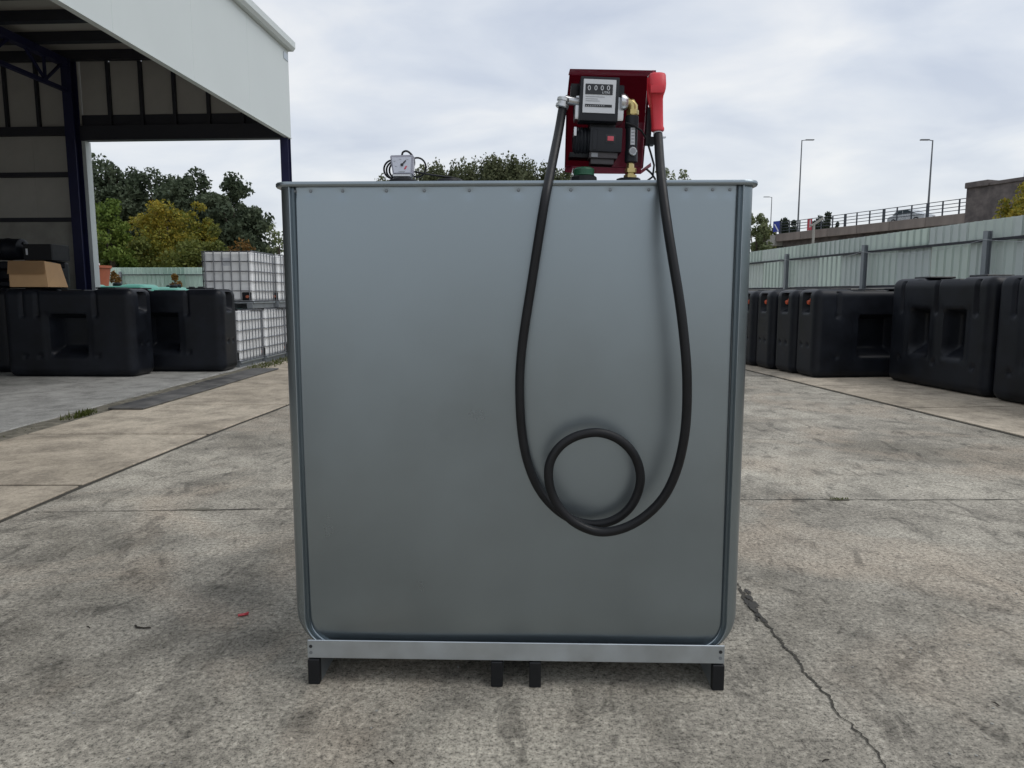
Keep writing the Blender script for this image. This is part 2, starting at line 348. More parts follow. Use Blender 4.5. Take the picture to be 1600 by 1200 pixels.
# left strip of big slabs:  its right edge runs (-3.33,4.2) -> (-2.9,10)
def xl(y): return -3.305 + 0.030 * (y - 4.5) + 0.0085 * (y - 4.5) ** 2 if y < 9.3 else -2.965 + 0.05 * (y - 9.3)
def xk(y): return -5.03 + 0.016 * (y - 7)
b = B(); b.grid([[(-5.42, y, 0.004), (xl(y) + 0.035, y, 0.004)] for y in np.linspace(-3, 24, 28)])
bed = tag(obj('slab_bed', b, M['joint']), 'dark dirt showing between the beige slabs', kind='structure')
ys = [-0.80, 1.23, 3.28, 5.345, 7.37, 9.385, 11.5, 13.6, 15.7, 17.8, 19.9]
for y0, y1 in zip(ys[:-1], ys[1:]):
    g = 0.020 if y0 != 5.345 else 0.026
    b = B(); bm = b.bm
    lo = [(xk(y0 + g), y0 + g), (xl(y0 + g), y0 + g), (xl(y1 - g), y1 - g), (xk(y1 - g), y1 - g)]
    v0 = [bm.verts.new((x, y, 0.006)) for x, y in lo]; v1 = [bm.verts.new((x, y, 0.018)) for x, y in lo]
    bm.faces.new(v1)
    for i in range(4): bm.faces.new((v0[i], v0[(i + 1) % 4], v1[(i + 1) % 4], v1[i]))
    bmesh.ops.bevel(bm, geom=[e for e in bm.edges if e.verts[0].co.z > 0.01 and e.verts[1].co.z > 0.01], offset=0.006, segments=1, affect='EDGES')
    obj('concrete_slab', b, M['slab'], bed)
# gutter of dirt and the hall floor beyond it
b = B(); b.grid([[(-5.44, y, 0.012), (-5.2, y, 0.016 + random.uniform(-.003, .006)), (xk(y) - 0.02, y, 0.009)] for y in np.linspace(-3, 22, 60)])
tag(obj('dirt_gutter', b, M['dirt']), 'dirt filled gutter along the hall floor', kind='structure')
b = B()
b.grid([[(-40, y, 0.03), (-5.36 + 0.012 * (y - 7) + random.uniform(-.02, .02), y, 0.03), (-5.35 + 0.012 * (y - 7) + random.uniform(-.01, .01), y, 0.0)] for y in np.linspace(-8, 24, 90)])
tag(obj('hall_floor', b, M['floor']), 'smooth pale concrete floor under the hall roof', kind='structure')
# steel plates lying over the gutter
for i, (y0, y1) in enumerate(((8.93, 11.4), (11.42, 13.85))):
    b = B(); x0, x1 = -5.02 + 0.004 * (y0 - 9), -4.57 + 0.02 * (y0 - 9)
    b.box(((x0 + x1) / 2, (y0 + y1) / 2, 0.034), (x1 - x0, y1 - y0, 0.022), 0.004, R(-1.6))
    o = obj('steel_plate', b, M['plate']); tag(o, ['flat dark steel plate over the gutter, the one with a free square end', 'flat dark steel plate over the gutter, the one beside the cage tanks'][i], 'steel plate')
# right strip of slabs, turned like the fence
RD = Vector((-0.104, 0.9946)); RN = Vector((0.9946, 0.104))      # along and across
RO = Vector((4.80, 11.30))
def rp(s, t, z=0.0): p = RO + RD * s + RN * t; return (p.x, p.y, z)
b = B(); b.quad(rp(-14, -0.03, 0.004), rp(-14, 3.2, 0.004), rp(14, 3.2, 0.004), rp(14, -0.03, 0.004))
rbed = tag(obj('slab_bed', b, M['joint']), 'dark dirt between the tan slabs along the fence', kind='structure')
for k in range(-5, 6):
    for j in range(1):
        s0, s1 = 0.06 + (k - 1) * 2.28 + 0.018, 0.06 + k * 2.28 - 0.018
        b = B(); bm = b.bm; q = [(s0, 0.0), (s0, 3.1), (s1, 3.1), (s1, 0.0)]
        v0 = [bm.verts.new(rp(*c, 0.006)) for c in q]; v1 = [bm.verts.new(rp(*c, 0.017)) for c in q]
        bm.faces.new(v1)
        for i in range(4): bm.faces.new((v0[i], v0[(i + 1) % 4], v1[(i + 1) % 4], v1[i]))
        obj('concrete_slab', b, M['slab'], rbed)
# grass in the gutter and at the far end
def grass(name, label, spots, seed):
    rnd = random.Random(seed); b = B()
    for (cx, cy, rx, ry, n, h) in spots:
        for i in range(n):
            a = rnd.uniform(0, 6.28); r = math.sqrt(rnd.random()); x = cx + rx * r * math.cos(a); y = cy + ry * r * math.sin(a)
            th = rnd.uniform(0, 6.28); l = h * rnd.uniform(0.4, 1.1); w = 0.005 + 0.05 * h; lean = rnd.uniform(0.1, 0.6) * l
            dx, dy = math.cos(th), math.sin(th)
            b.quad((x - dy * w, y + dx * w, 0.008), (x + dy * w, y - dx * w, 0.008), (x + dx * lean, y + dy * lean, l))
    return tag(obj(name, b, LM['grass']), label, 'grass', kind='stuff')
grass('grass_tufts', 'short weeds growing in the dirt gutter', [(-5.15, 8.5, 0.09, 0.35, 160, 0.09), (-5.22, 7.4, 0.10, 0.6, 60, 0.03), (-5.2, 6.4, 0.1, 0.6, 40, 0.03), (-5.0, 14.6, 0.3, 0.7, 260, 0.08), (-4.9, 16.0, 0.4, 0.9, 260, 0.09)], 4)
grass('moss_tuft', 'tiny tuft of moss in the expansion joint', [(2.32, 5.0, 0.07, 0.02, 60, 0.022)], 5)

# ================================================================== THE HALL ON THE LEFT
C0 = Vector((-5.02, 17.0, 0)); BR = R(-3.2)
hall = thing('open_warehouse', C0, BR, 'open sided warehouse with pale metal fascia and blue steel posts', 'warehouse')
NEAR = -25.0
k = 0
y = 0.0
while y > NEAR:
    w = 2.24; b = B(); b.span((-0.07, y - w + 0.003, 4.985), (0.0, y, 6.86), 0.003); obj('cladding_panel', b, M['fascia'], hall); y -= w
b = B(); b.span((-0.13, NEAR, 5.02), (-0.075, -0.03, 6.85)); obj('fascia_backing', b, M['darkst'], hall)
b = B(); b.span((-0.09, NEAR, 4.955), (0.012, 0.0, 4.982)); obj('drip_trim', b, M['fascia'], hall)
for i in range(6):
    b = B(); y1 = 0.06 - i * 4.2; b.prism([(-0.25, 6.865), (0.10, 6.865), (0.15, 6.93), (0.15, 7.06), (0.12, 7.06), (0.10, 6.95), (-0.25, 6.95)], y1 - 4.185, y1); obj('gutter', b, M['fascia'], hall)
b = B(); b.span((0.002, -0.30, 6.62), (0.012, -0.05, 6.76)); obj('end_plate', b, M['galv2'], hall)
def hcol(x, y, z0, z1, w=0.18, d=0.18, t=0.018):
    b = B(); b.span((x - w / 2, y - d / 2, z0), (x + w / 2, y - d / 2 + t, z1)); b.span((x - w / 2, y + d / 2 - t, z0), (x + w / 2, y + d / 2, z1)); b.span((x - t / 2, y - d / 2 + t, z0), (x + t / 2, y + d / 2 - t, z1)); return b
obj('corner_post', hcol(-0.10, -0.10, 0.03, 4.95), M['bluest'], hall)
obj('post', hcol(-5.02, -0.16, 0.03, 6.70, 0.22, 0.24), M['bluest'], hall)
b = B(); b.span((-4.94, -0.038, 0.03), (-4.825, 0.16, 4.96)); obj('door_jamb', b, M['fascia'], hall)
b = B(); b.span((-5.145, -0.03, 4.966), (-4.905, 0.11, 6.86)); obj('wall_panel', b, M['inner'], hall)
b = B(); b.span((-4.90, -0.10, 4.965), (-0.14, 0.12, 5.29), 0.004); obj('header_beam', b, M['darkst'], hall)
b = B(); b.span((-4.90, 0.02, 5.292), (-0.14, 0.10, 5.545)); obj('header_panel', b, M['darkst'], hall)
st = [-4.20, -3.44, -2.67, -1.88, -1.09, -0.32]
xs = [-4.90] + st + [-0.14]
for a, c in zip(xs[:-1], xs[1:]):
    b = B(); b.span((a + 0.02, 0.04, 5.548), (c - 0.02, 0.10, 6.85)); obj('wall_panel', b, M['inner'], hall)
for x in st:
    b = B(); b.span((x - 0.035, -0.05, 5.30), (x + 0.035, 0.038, 6.70)); obj('stud', b, M['darkst'], hall)
for (z0, z1) in ((5.28, 6.85), (4.26, 5.09), (3.23, 4.16)):
    wdt = 0.76 if z0 > 5 else 1.0; xx = -5.15
    while xx > -16:
        b = B(); b.span((xx - wdt + 0.006, 0.04, z0), (xx, 0.10, z1)); obj('wall_panel', b, M['inner'], hall)
        if z0 > 5: b = B(); b.span((xx - wdt - 0.03, -0.05, 5.28), (xx - wdt + 0.03, 0.038, 6.70)); obj('stud', b, M['darkst'], hall)
        xx -= wdt
for z0, z1 in ((5.09, 5.28), (4.16, 4.26), (3.14, 3.23)):
    b = B(); b.span((-16, -0.10, z0), (-5.13, 0.10, z1)); obj('girt', b, M['darkst'], hall)
b = B(); b.span((-16, -0.04, 0.03), (-4.945, 0.12, 3.135)); obj('concrete_wall', b, M['wallconc'], hall)
b = B(); b.span((-16.1, NEAR, 0.03), (-16.0, 0.1, 6.9)); obj('side_wall', b, M['inner'], hall)
b = B(); b.span((-16.1, NEAR, 6.90), (-0.26, 0.12, 6.96)); obj('roof_sheet', b, M['roofs'], hall)
y = -0.15
while y > NEAR:
    b = B(); b.span((-16, y - 0.09, 6.70), (-0.14, y + 0.09, 6.898)); obj('purlin', b, M['darkst'], hall); y -= 1.13
b = B(); b.span((-5.11, NEAR, 6.54), (-4.93, -0.3, 6.695)); obj('top_chord', b, M['bluest'], hall)
b = B(); b.span((-5.08, NEAR, 5.98), (-4.98, -0.3, 6.06)); obj('bottom_chord', b, M['bluest'], hall)
y = -0.4
while y > NEAR + 2:
    for p, q in (((-5.03, y, 6.55), (-5.03, y - 0.55, 6.06)), ((-5.03, y - 1.1, 6.55), (-5.03, y - 0.55, 6.06)), ((-5.03, y - 0.55, 6.55), (-5.03, y - 0.55, 6.06))):
        b = B(); b.bar(p, q, 0.05); obj('web_brace', b, M['bluest'], hall)
    y -= 1.6

# ================================================================== FENCES
def sheet(w, h, pitch=0.2, depth=0.03, rev=1):
    """trapezoid-rib sheet, local x along, z up, front at -y"""
    b = B(); pr = []; n = int(round(w / pitch))
    for i in range(n):
        x = i * pitch; pr += [(x, 0), (x + pitch * 0.62, 0), (x + pitch * 0.72, depth), (x + pitch * 0.90, depth)]
    pr.append((w, 0))
    b.grid([[(x, y * -rev, z) for x, y in pr] for z in (0, h)])
    bb = B(); bb.bm.free(); bb.bm = b.bm
    geom = bb.bm.faces[:]; bmesh.ops.solidify(bb.bm, geom=geom, thickness=0.003)
    return bb
def fence(name, p0, p1, m, label, side, zb=1.64, zm=2.37, zt=2.68, posts=(), plinth=True):
    p0, p1 = Vector(p0), Vector(p1); d = p1 - p0; L_ = d.length; rz = math.atan2(d.y, d.x)
    f = thing(name, (p0.x, p0.y, 0), rz, label, 'fence')
    w = 1.0; n = int(L_ / w)
    lo = None
    for i in range(n):
        if lo is None:
            lo = obj('lower_sheet', sheet(w - 0.002, zm - zb + 0.04), m, f); up = obj('upper_sheet', sheet(w - 0.002, zt - zm), m, f)
            lo0, up0 = lo.location.copy(), up.location.copy()
        else:
            lo = lo.copy(); COL.objects.link(lo); up = up.copy(); COL.objects.link(up)
        wob = random.uniform(-.004, .004)
        lo.location = lo0 + Vector((i * w, wob, zb)); up.location = up0 + Vector((i * w, -0.062 + wob, zm))
    b = B(); b.span((0, -0.05, zb - 0.05), (n * w, 0.03, zb - 0.003)); obj('bottom_rail', b, M['darkst'], f)
    b = B(); b.span((0, -0.098, zm - 0.045), (n * w, -0.034, zm - 0.004)); obj('shadow_strip', b, M['darkst'], f)  # dark strip standing in for the shadow line below the upper sheets
    if plinth:
        x = 0
        while x < n * w:
            b = B(); b.span((x, -0.10, 0), (min(x + 3.0, n * w) - 0.012, 0.10, zb - 0.052), 0.008); obj('concrete_panel', b, M['wallconc'], f); x += 3.0
    for s in posts:
        b = B(); b.span((s - 0.05, -0.19, 0), (s + 0.05, -0.182, zm + 0.12)); b.span((s - 0.004, -0.182, 0), (s + 0.004, -0.11, zm + 0.12)); b.span((s - 0.05, -0.11, 0), (s + 0.05, -0.102, zm + 0.12)); obj('post', b, M['post'], f)
    for s0, s1 in zip(posts[:-1], posts[1:]):
        pts = [(s0 + (s1 - s0) * t, -0.2, zm - 0.02 - 0.12 * 4 * t * (1 - t) * (0.8 + 0.4 * ((s0 * 7) % 1))) for t in np.linspace(0, 1, 12)]
        b = B(); b.tube(pts, 0.004, 5); obj('wire', b, M['wire'], f)
    return f
# right fence runs (6.0,31) -> (9.4,-1): x local from far to near, so that -y (front) faces the yard
FA = Vector((5.85, 32.6)); FB = Vector((9.6, -3.1)); FD = (FB - FA).normalized()
def fs(px):                                      # distance along the fence seen in photo column px
    k = (px - 800) / F; s = 0
    for i in range(4000):
        p = FA + FD * (i * 0.01)
        if p.x / (p.y * 0.9924 + 0.0) >= k: return i * 0.01
    return 36
fence('corrugated_fence', FA, FB, M['fence'], 'mint green corrugated metal fence on a concrete base beside black tanks', 1, posts=[fs(1205) - 8, fs(1235) - 4.3, fs(1235), fs(1357), fs(1548), fs(1548) + 3.6, fs(1548) + 7.4])
fence('corrugated_fence', (-24, 34.0), (6, 32.8), M['fencel'], 'pale mint corrugated fence below the yellowing bushes', 1, posts=[2, 6, 10.5, 15, 20, 25])

# ================================================================== BLACK PLASTIC TANKS
def ss(a, b_, x): t = np.clip((x - a) / (b_ - a), 0, 1); return t * t * (3 - 2 * t)
def tank_mesh(L_, Wd, Hh, pockets, grooves, endnotch=True, r=0.13, step=0.03):
    b = bmesh.new(); h = np.array((L_ / 2, Wd / 2, Hh / 2))
    for ax in range(3):
        u, v = [(1, 2), (0, 2), (0, 1)][ax]
        nu = int(2 * h[u] / step); nv = int(2 * h[v] / step)
        for sg in (-1, 1):
            U, V = np.meshgrid(np.linspace(-h[u], h[u], nu + 1), np.linspace(-h[v], h[v], nv + 1), indexing='ij')
            P = np.zeros(U.shape + (3,)); P[..., ax] = sg * h[ax]; P[..., u] = U; P[..., v] = V
            q = np.clip(P, -h + r, h - r); d = P - q; n = np.linalg.norm(d, axis=-1, keepdims=True); d = d / np.maximum(n, 1e-9)
            Q = q + d * r
            X, Y, Z = Q[..., 0].copy(), Q[..., 1].copy(), Q[..., 2] + Hh / 2
            if ax == 1:
                dep = np.zeros(X.shape)
                for (cx, w, z0, z1, dp) in pockets:
                    e = 0.07
                    m = ss(-w / 2 - e, -w / 2 + e * 0.3, X - cx) * (1 - ss(w / 2 - e * 0.3, w / 2 + e, X - cx))
                    m = m * ss(z0 - 0.02, z0 + 0.20, Z) * (1 - ss(z1 - 0.04, z1 + 0.05, Z)); dep = np.maximum(dep, dp * m)
                    rim = np.exp(-(((np.abs(X - cx) - w / 2 - 0.10) / 0.05) ** 2)) * ss(z0 - .1, z0 + .05, Z) * (1 - ss(z1, z1 + .12, Z)); dep += 0.012 * rim
                for cx in grooves:
                    zb = Hh * 0.70
                    dep = np.maximum(dep, 0.030 * np.exp(-((X - cx) / 0.028) ** 4) * ss(zb - 0.02, zb + 0.03, Z))
                    dep = np.maximum(dep, 0.045 * np.exp(-((X - cx) / 0.032) ** 2 - ((Z - zb) / 0.032) ** 2))
                    dep = np.maximum(dep, 0.035 * np.exp(-((X - cx) / 0.032) ** 2 - ((Z - 0.24 * Hh) / 0.03) ** 2))
                dep += 0.03 * ss(0.0, 0.12, -(np.abs(X) - L_ / 2 + 0.0)) * 0
                Q[..., 1] -= sg * dep
            if ax == 0 and endnotch:
                dep = 0.13 * (1 - ss(0.09, 0.13, np.abs(Y))) * ss(Hh - 0.42, Hh - 0.33, Z) * (1 - ss(Hh - 0.10, Hh - 0.05, Z))
                for cy in (-0.11, 0.11): dep = np.maximum(dep, 0.04 * np.exp(-((Y - cy) / 0.03) ** 2 - ((Z - 0.37 * Hh) / 0.025) ** 2))
                Q[..., 0] -= sg * dep
            if ax == 2 and sg > 0:
                tr = 0.05 * (1 - ss(L_ * 0.16, L_ * 0.24, np.abs(X))) * (1 - 0.0 * Y)
                Q[..., 2] -= tr
            Vv = [[b.verts.new(Q[i, j] + np.array((0, 0, Hh / 2))) for j in range(Q.shape[1])] for i in range(Q.shape[0])]
            for i in range(nu):
                for j in range(nv): b.faces.new((Vv[i][j], Vv[i + 1][j], Vv[i + 1][j + 1], Vv[i][j + 1]))
    bmesh.ops.remove_doubles(b, verts=b.verts, dist=0.004)
    o = B(); o.bm.free(); o.bm = b; return o
TL, TW, TH = 2.28, 0.70, 1.52
def plastic_tank(pockets, grooves, caps):
    t = thing('plastic_tank', (0, 0, 0), 0, 'x', 'tank')
    obj('shell', tank_mesh(TL, TW, TH, pockets, grooves), M['tankp'], t, True, ang=50)
    for x, w, z in ((-0.62, 0.40, TH - 0.004), (0.02, 0.42, TH - 0.048), (0.60, 0.36, TH - 0.004)):
        b = B(); b.box((x, 0.02, z + 0.014), (w, 0.40, 0.028), 0.012); obj('hatch', b, M['blackp'], t)
    if caps:
        for sx in (-1,):
            for cy, z in ((-0.05, TH - 0.17), (0.05, TH - 0.21)):
                b = B(); b.lathe([(0.030, 0), (0.042, 0.02), (0.042, 0.07), (0.034, 0.085)], (sx * (TL / 2 - 0.135), cy, z), (sx, 0, -0.25), 12)
                obj('screw_cap', b, M['orange'], t, True)
    return t
pA = plastic_tank([(0.0, 0.54, 0.34, 1.05, 0.29)], [-0.78, -0.52, 0.50], False)
pB = plastic_tank([(-0.36, 0.36, 0.42, 1.06, 0.24), (0.42, 0.36, 0.42, 1.06, 0.24)], [-0.80, 0.02, 0.86], False)
pC = plastic_tank([(0.0, 0.60, 0.34, 1.05, 0.28)], [-0.74, 0.55], True)
GL = 'black tanks inside the hall'
put(pA, 0, (-7.62, 12.80, 0.03), R(-2), 'black plastic tank with a cardboard box standing on top', GL)
put(pA, 1, (-6.42, 13.62, 0.03), R(-1.5), 'black plastic tank next to the white cage tanks', GL)
put(pA, 1, (-10.25, 13.45, 0.03), R(2), 'black plastic tank deeper in the hall than the one carrying the box', GL)
put(pA, 1, (-9.75, 14.55, 0.03), R(-2), 'black plastic tank at the bottom of the pile under the black drum', GL)
put(pA, 1, (-9.93, 14.55, 0.03 + TH + 0.026), R(-2), 'low black plastic tank lying directly under the black drum and crate', GL, (0.86, 0.95, 0.345))
GR = 'black tanks along the mint fence'
rang = math.atan2(0.9946, -0.104) - R(180)
def rtank(p, used, cx, cy, lab, sc): return put(p, used, (cx, cy, 0.017), math.atan2(-0.9946, 0.104), lab, GR, sc)
rtank(pB, 0, 6.42 + 0.40, 11.10, 'tall lengthwise black tank with two pockets, touching the end-on row', (0.985, 1.1, 1.11))
rtank(pB, 1, 6.66 + 0.40, 8.80, 'tall lengthwise black tank with two pockets, farther from the end-on row', (0.985, 1.1, 1.11))
nth = ['first', 'second', 'third', 'fourth', 'fifth', 'sixth']
for i in range(6):
    put(pC, i > 0, (5.13 - 0.125 * i + TL / 2, 12.70 + 0.70 * i + 0.12, 0.017), R(6 + [0, 1, -1, 0.5, 0, 1][i]), 'black tank with orange caps, %s end-on tank counted from the lengthwise ones' % nth[i], GR, (1, 0.985, 1.0 - 0.004 * i))

# things on and behind the hall tanks
o = at(58, 451, 12.75); o.z = 0.03 + TH + 0.026
bx = thing('cardboard_box', o, R(4), 'brown cardboard box standing on a black plastic tank', 'cardboard box')
w0, w1, d0, d1, hh = 0.30, 0.285, 0.26, 0.24, 0.44
b = B(); bm = b.bm
lo = [(-w0, -d0, 0.002), (w0 + .03, -d0, 0.002), (w0 + .09, d0, 0.002), (-w0, d0, 0.002)]; hi = [(-w1 - .02, -d1, hh), (w1, -d1, hh), (w1 + .01, d1, hh - .03), (-w1, d1, hh - 0.02)]
v0 = [bm.verts.new(p) for p in lo]; v1 = [bm.verts.new(p) for p in hi]; bm.faces.new(v0[::-1]); bm.faces.new(v1)
for i in range(4): bm.faces.new((v0[i], v0[(i + 1) % 4], v1[(i + 1) % 4], v1[i]))
obj('carton', b, M['cardb'], bx)
b = B(); b.bm.faces.new([b.bm.verts.new(p) for p in ((-w1 - .022, -d1 - .004, hh + .004), (w1, -d1 - .004, hh + .004), (w0 - .01, -d0 - .012, hh * 0.5), (-w0 - .02, -d0 - .012, hh * 0.5))]); bmesh.ops.solidify(b.bm, geom=b.bm.faces[:], thickness=0.006); obj('flap', b, M['cardb'], bx)
# lying drum and black crate on the second row
zt = 0.03 + TH + 0.026 + 0.345 * TH + 0.012
dr = thing('black_drum', (-10.12, 14.50, zt), R(-3), 'black plastic drum lying on its side behind the cardboard box', 'drum')
b = B(); b.lathe([(0.26, -0.62), (0.33, -0.60), (0.34, -0.3), (0.355, -0.28), (0.355, -0.22), (0.34, -0.2), (0.34, 0.2), (0.355, 0.22), (0.355, 0.28), (0.34, 0.3), (0.33, 0.60), (0.26, 0.62)], (0, 0, 0.356), 'X', 26); obj('barrel', b, M['tankp'], dr, True)
b = B(); b.lathe([(0.05, 0), (0.05, 0.03)], (0.62, 0.0, 0.55), 'X', 12); obj('bung', b, M['blackp'], dr)
dr.scale = (0.8, 0.62, 0.62)
ct_s = 0.78
ct = thing('black_crate', (-9.22, 14.55, zt), R(-3), 'open black plastic crate next to the lying drum', 'crate')
for nm, a, c in (('front_wall', (-.36, -.30, 0), (.36, -.27, .36)), ('rear_wall', (-.36, .27, 0), (.36, .30, .36)), ('side_wall', (-.36, -.268, 0), (-.33, .268, .36)), ('side_wall', (.33, -.268, 0), (.36, .268, .36)), ('bottom', (-.328, -.268, 0.002), (.328, .268, .03))):
    b = B(); b.span(a, c, 0.006); obj(nm, b, M['blackp'], ct)
ct.scale = (ct_s, 0.9, 0.86)
b = B(); b.span((-.30, -.3025, .12), (-.25, -.301, .26)); obj('white_tag', b, M['white'], ct)

def teal_tank(loc, rz, label, m, caps, sc=(1, 1, 1), nm='teal_tank'):
    t = thing(nm, loc, rz, label, 'tank', 'teal tanks behind the hall')
    obj('shell', tank_mesh(2.0, 1.2, 1.62, [], [], False, 0.2, 0.08), m, t, True, ang=60)
    for i, (cx, cy) in enumerate(caps):
        b = B(); b.lathe([(0.09, -0.02), (0.10, 0.0), (0.10, 0.07), (0.08, 0.09)], (cx, cy, 1.57 if abs(cx) < 0.5 else 1.615), 'Z', 14); obj('filler_cap', b, M['blackp'], t, True)
    t.scale = sc; return t
teal_tank((-10.55, 19.3, 0), R(4), 'teal tank with one black cap, behind the doorway post', M['teal'], [(0.1, 0)], (1.05, 1, 1.06))
teal_tank((-9.6, 21.9, 0), R(-3), 'teal tank with two black caps close to the red tub', M['teal'], [(-0.5, 0.1), (0.6, -.1)], (1, 1, 1.03))
teal_tank((-10.6, 24.2, 0), R(2), 'teal tank with four black caps, deepest in the row before the pale fence', M['teal'], [(-0.75, 0), (-0.1, .2), (0.4, -.2), (0.8, 0.1)], (1, 1, 1.03))
teal_tank((-8.3, 19.4, 0), R(0), 'teal tank with three black caps beside the stacked cage tanks', M['teal'], [(-0.7, 0), (0.0, .1), (0.7, -.1)], (1, 1, 1.0))
t5 = teal_tank((-11.35, 14.6, 0.03), R(0), 'dark teal tank with an outlet pipe, inside the hall', M['darkteal'], [(0.2, 0)], (0.9, 0.7, 1.0))
b = B(); b.lathe([(0.06, 0), (0.06, 0.16), (0.08, 0.16), (0.08, 0.24)], (0.98, -0.2, 1.42), 'X', 14); obj('outlet_pipe', b, M['darkteal'], t5, True)
# red tub on a pallet stack
tb = thing('red_tub', (-13.62, 23.8, 0), 0, 'terracotta red plastic tub with a white rim, next to the doorway jamb', 'tub')
b = B(); b.lathe([(0.5, 0), (0.5, 0.05), (0.36, 1.4), (0.5, 2.28), (0.54, 2.3), (0.54, 2.38), (0.50, 2.38)], (0, 0, 0), 'Z', 24); obj('bucket', b, M['terra'], tb, True)
b = B(); b.lathe([(0.42, 2.382), (0.42, 2.46), (0.2, 2.50)], (-0.25, 0, 0), 'Z', 20); obj('white_sack', b, M['hdpe'], tb, True)

# ================================================================== IBC CAGE TANKS
def cage_tank():
    t = thing('cage_tank', (0, 0, 0), 0, 'x', 'cage tank')
    a, c, z0, z1 = 0.525, 0.60, 0.15, 1.15          # half width (x), half depth (y)
    b = B(); b.box((0, 0, (z0 + z1) / 2 - 0.005), (2 * a - 0.05, 2 * c - 0.05, z1 - z0 - 0.03), 0.06, seg=3); obj('bottle', b, M['hdpe'], t, True, ang=60)
    b = B(); b.lathe([(0.10, 0), (0.10, 0.03), (0.085, 0.04)], (0, 0, z1 - 0.02), 'Z', 16); obj('lid', b, M['blackp'], t, True)
    zs = [z0 + 0.01 + (z1 - z0 - 0.02) * i / 5 for i in range(6)]
    ring = None
    for i, z in enumerate(zs):
        if ring is None:
            pts = []
            rr = 0.06
            for sx, sy, a0 in ((1, -1, -90), (1, 1, 0), (-1, 1, 90), (-1, -1, 180)):
                for k in range(5): an = R(a0 + 22.5 * k); pts.append((sx * (a - rr) + rr * math.cos(an), sy * (c - rr) + rr * math.sin(an), 0.0))
            b = B(); b.tube(pts + [pts[0]], 0.012, 6, False); ring = obj('cage_hoop', b, M['cage'], t); zo = ring.location.z; ORG[ring.name] = Vector((0, 0, 0)); r0 = ring
        else: ring = r0.copy(); COL.objects.link(ring)
        ring.location = (0, 0, zo + z)
    bar0 = None; spots = [(x, s * (c + 0.010)) for x in np.linspace(-0.44, 0.44, 6) for s in (-1, 1)] + [(s * (a + 0.010), y) for y in np.linspace(-0.51, 0.51, 7) for s in (-1, 1)]
    for x, y in spots:
        if bar0 is None: b = B(); b.tube([(0, 0, z0), (0, 0, z1)], 0.011, 6); bar0 = obj('cage_bar', b, M['cage'], t); br = bar0
        else: br = bar0.copy(); COL.objects.link(br)
        br.location = (x, y, z0)
    for x in (-0.43, 0, 0.43):
        b = B(); b.span((x - 0.06, -c, 0.0), (x + 0.06, c, 0.105), 0.004); b2 = b; obj('pallet_runner', b2, M['post'], t)
    b = B(); b.span((-a, -c, 0.107), (a, c, 0.138), 0.004); obj('pallet_deck', b, M['galv2'], t)
    b = B(); b.span((0.28, -c - 0.005, 0.17), (0.47, -c + 0.03, 0.33), 0.01); obj('valve_recess', b, M['blackp'], t)
    b = B(); b.lathe([(0.028, 0), (0.028, 0.05)], (0.40, -c - 0.006, 0.24), 'Y', 12); obj('valve', b, M['terra'], t)
    b = B(); b.span((-0.12, -c + 0.0245, 0.86), (0.06, -c + 0.022, 1.02)); obj('paper_label', b, M['white'], t)
    return t
cg = cage_tank(); GI = 'white cage tanks stacked beside the black tanks'
put(cg, 0, (-5.80, 14.70, 0.0), R(-1), 'white cage tank on the ground, touching the black plastic tank', GI)
put(cg, 1, (-5.72, 15.98, 0.0), R(-1), 'white cage tank on the ground, second along from the black plastic tank', GI)
put(cg, 1, (-5.64, 17.26, 0.0), R(-1), 'white cage tank on the ground, third along from the black plastic tank', GI)
put(cg, 1, (-5.72, 15.33, 1.165), R(-1.5), 'white cage tank stacked on top, with black valve recess and reddish valve', GI)
put(cg, 1, (-5.62, 16.62, 1.165), R(0), 'white cage tank stacked on top, behind the other upper one', GI)

# ================================================================== BRIDGE AND ROAD FURNITURE
BU = Vector((0.357, -0.934, 0)); BN = Vector((-0.934, -0.357, 0)); BP = Vector((31.2, 87.0, 0)); BZ = 8.5
brz = math.atan2(BU.y, BU.x)
br = thing('road_bridge', BP, brz, 'brown concrete road bridge with dark railing beyond the mint fence', 'bridge')
# local: x along u (towards the right), -y faces the camera side? check sign
SGN = 1 if Vector((-math.sin(brz), math.cos(brz), 0)).dot(BN) > 0 else -1
def byx(s, n, z): return (s, SGN * n, z)          # n>0 towards the camera
def bspan(a, c, bev=0): b = B(); b.span(byx(*a), byx(*c), bev); return b
obj('deck', bspan((0.2, -9.0, BZ - 0.75), (24.0, -0.25, BZ - 0.15)), M['brconc'], br)
for i in range(6):
    obj('edge_beam', bspan((0.1 + i * 3.98, -0.245, BZ - 0.85), (0.1 + (i + 1) * 3.98 - 0.03, 0.1, BZ + 0.02), 0.02), M['brconc'], br)
for n in (-1.2, -3.6, -6.0, -8.2):
    obj('girder', bspan((0.2, n - 0.3, BZ - 1.9), (24, n + 0.3, BZ - 0.76)), M['brstone'], br)
for s in (3.0, 13.5):
    obj('pier', bspan((s - 0.5, -8.5, 0), (s + 0.5, -0.8, BZ - 1.91)), M['brconc'], br)
obj('end_block', bspan((-1.6, -1.0, BZ - 1.3), (0.08, 0.25, BZ - 0.1), 0.03), M['wallconc'], br)
obj('stone_wall', bspan((24.05, -8.8, 0), (44, 0.3, 10.55)), M['brstone'], br)
obj('coping', bspan((26.2, -0.5, 10.553), (44, 0.45, 10.85), 0.03), M['brstone'], br)
obj('pier_cap', bspan((24.0, -1.4, 10.553), (26.1, 0.55, 11.05), 0.05), M['brstone'], br)
s = 0.5; i = 0
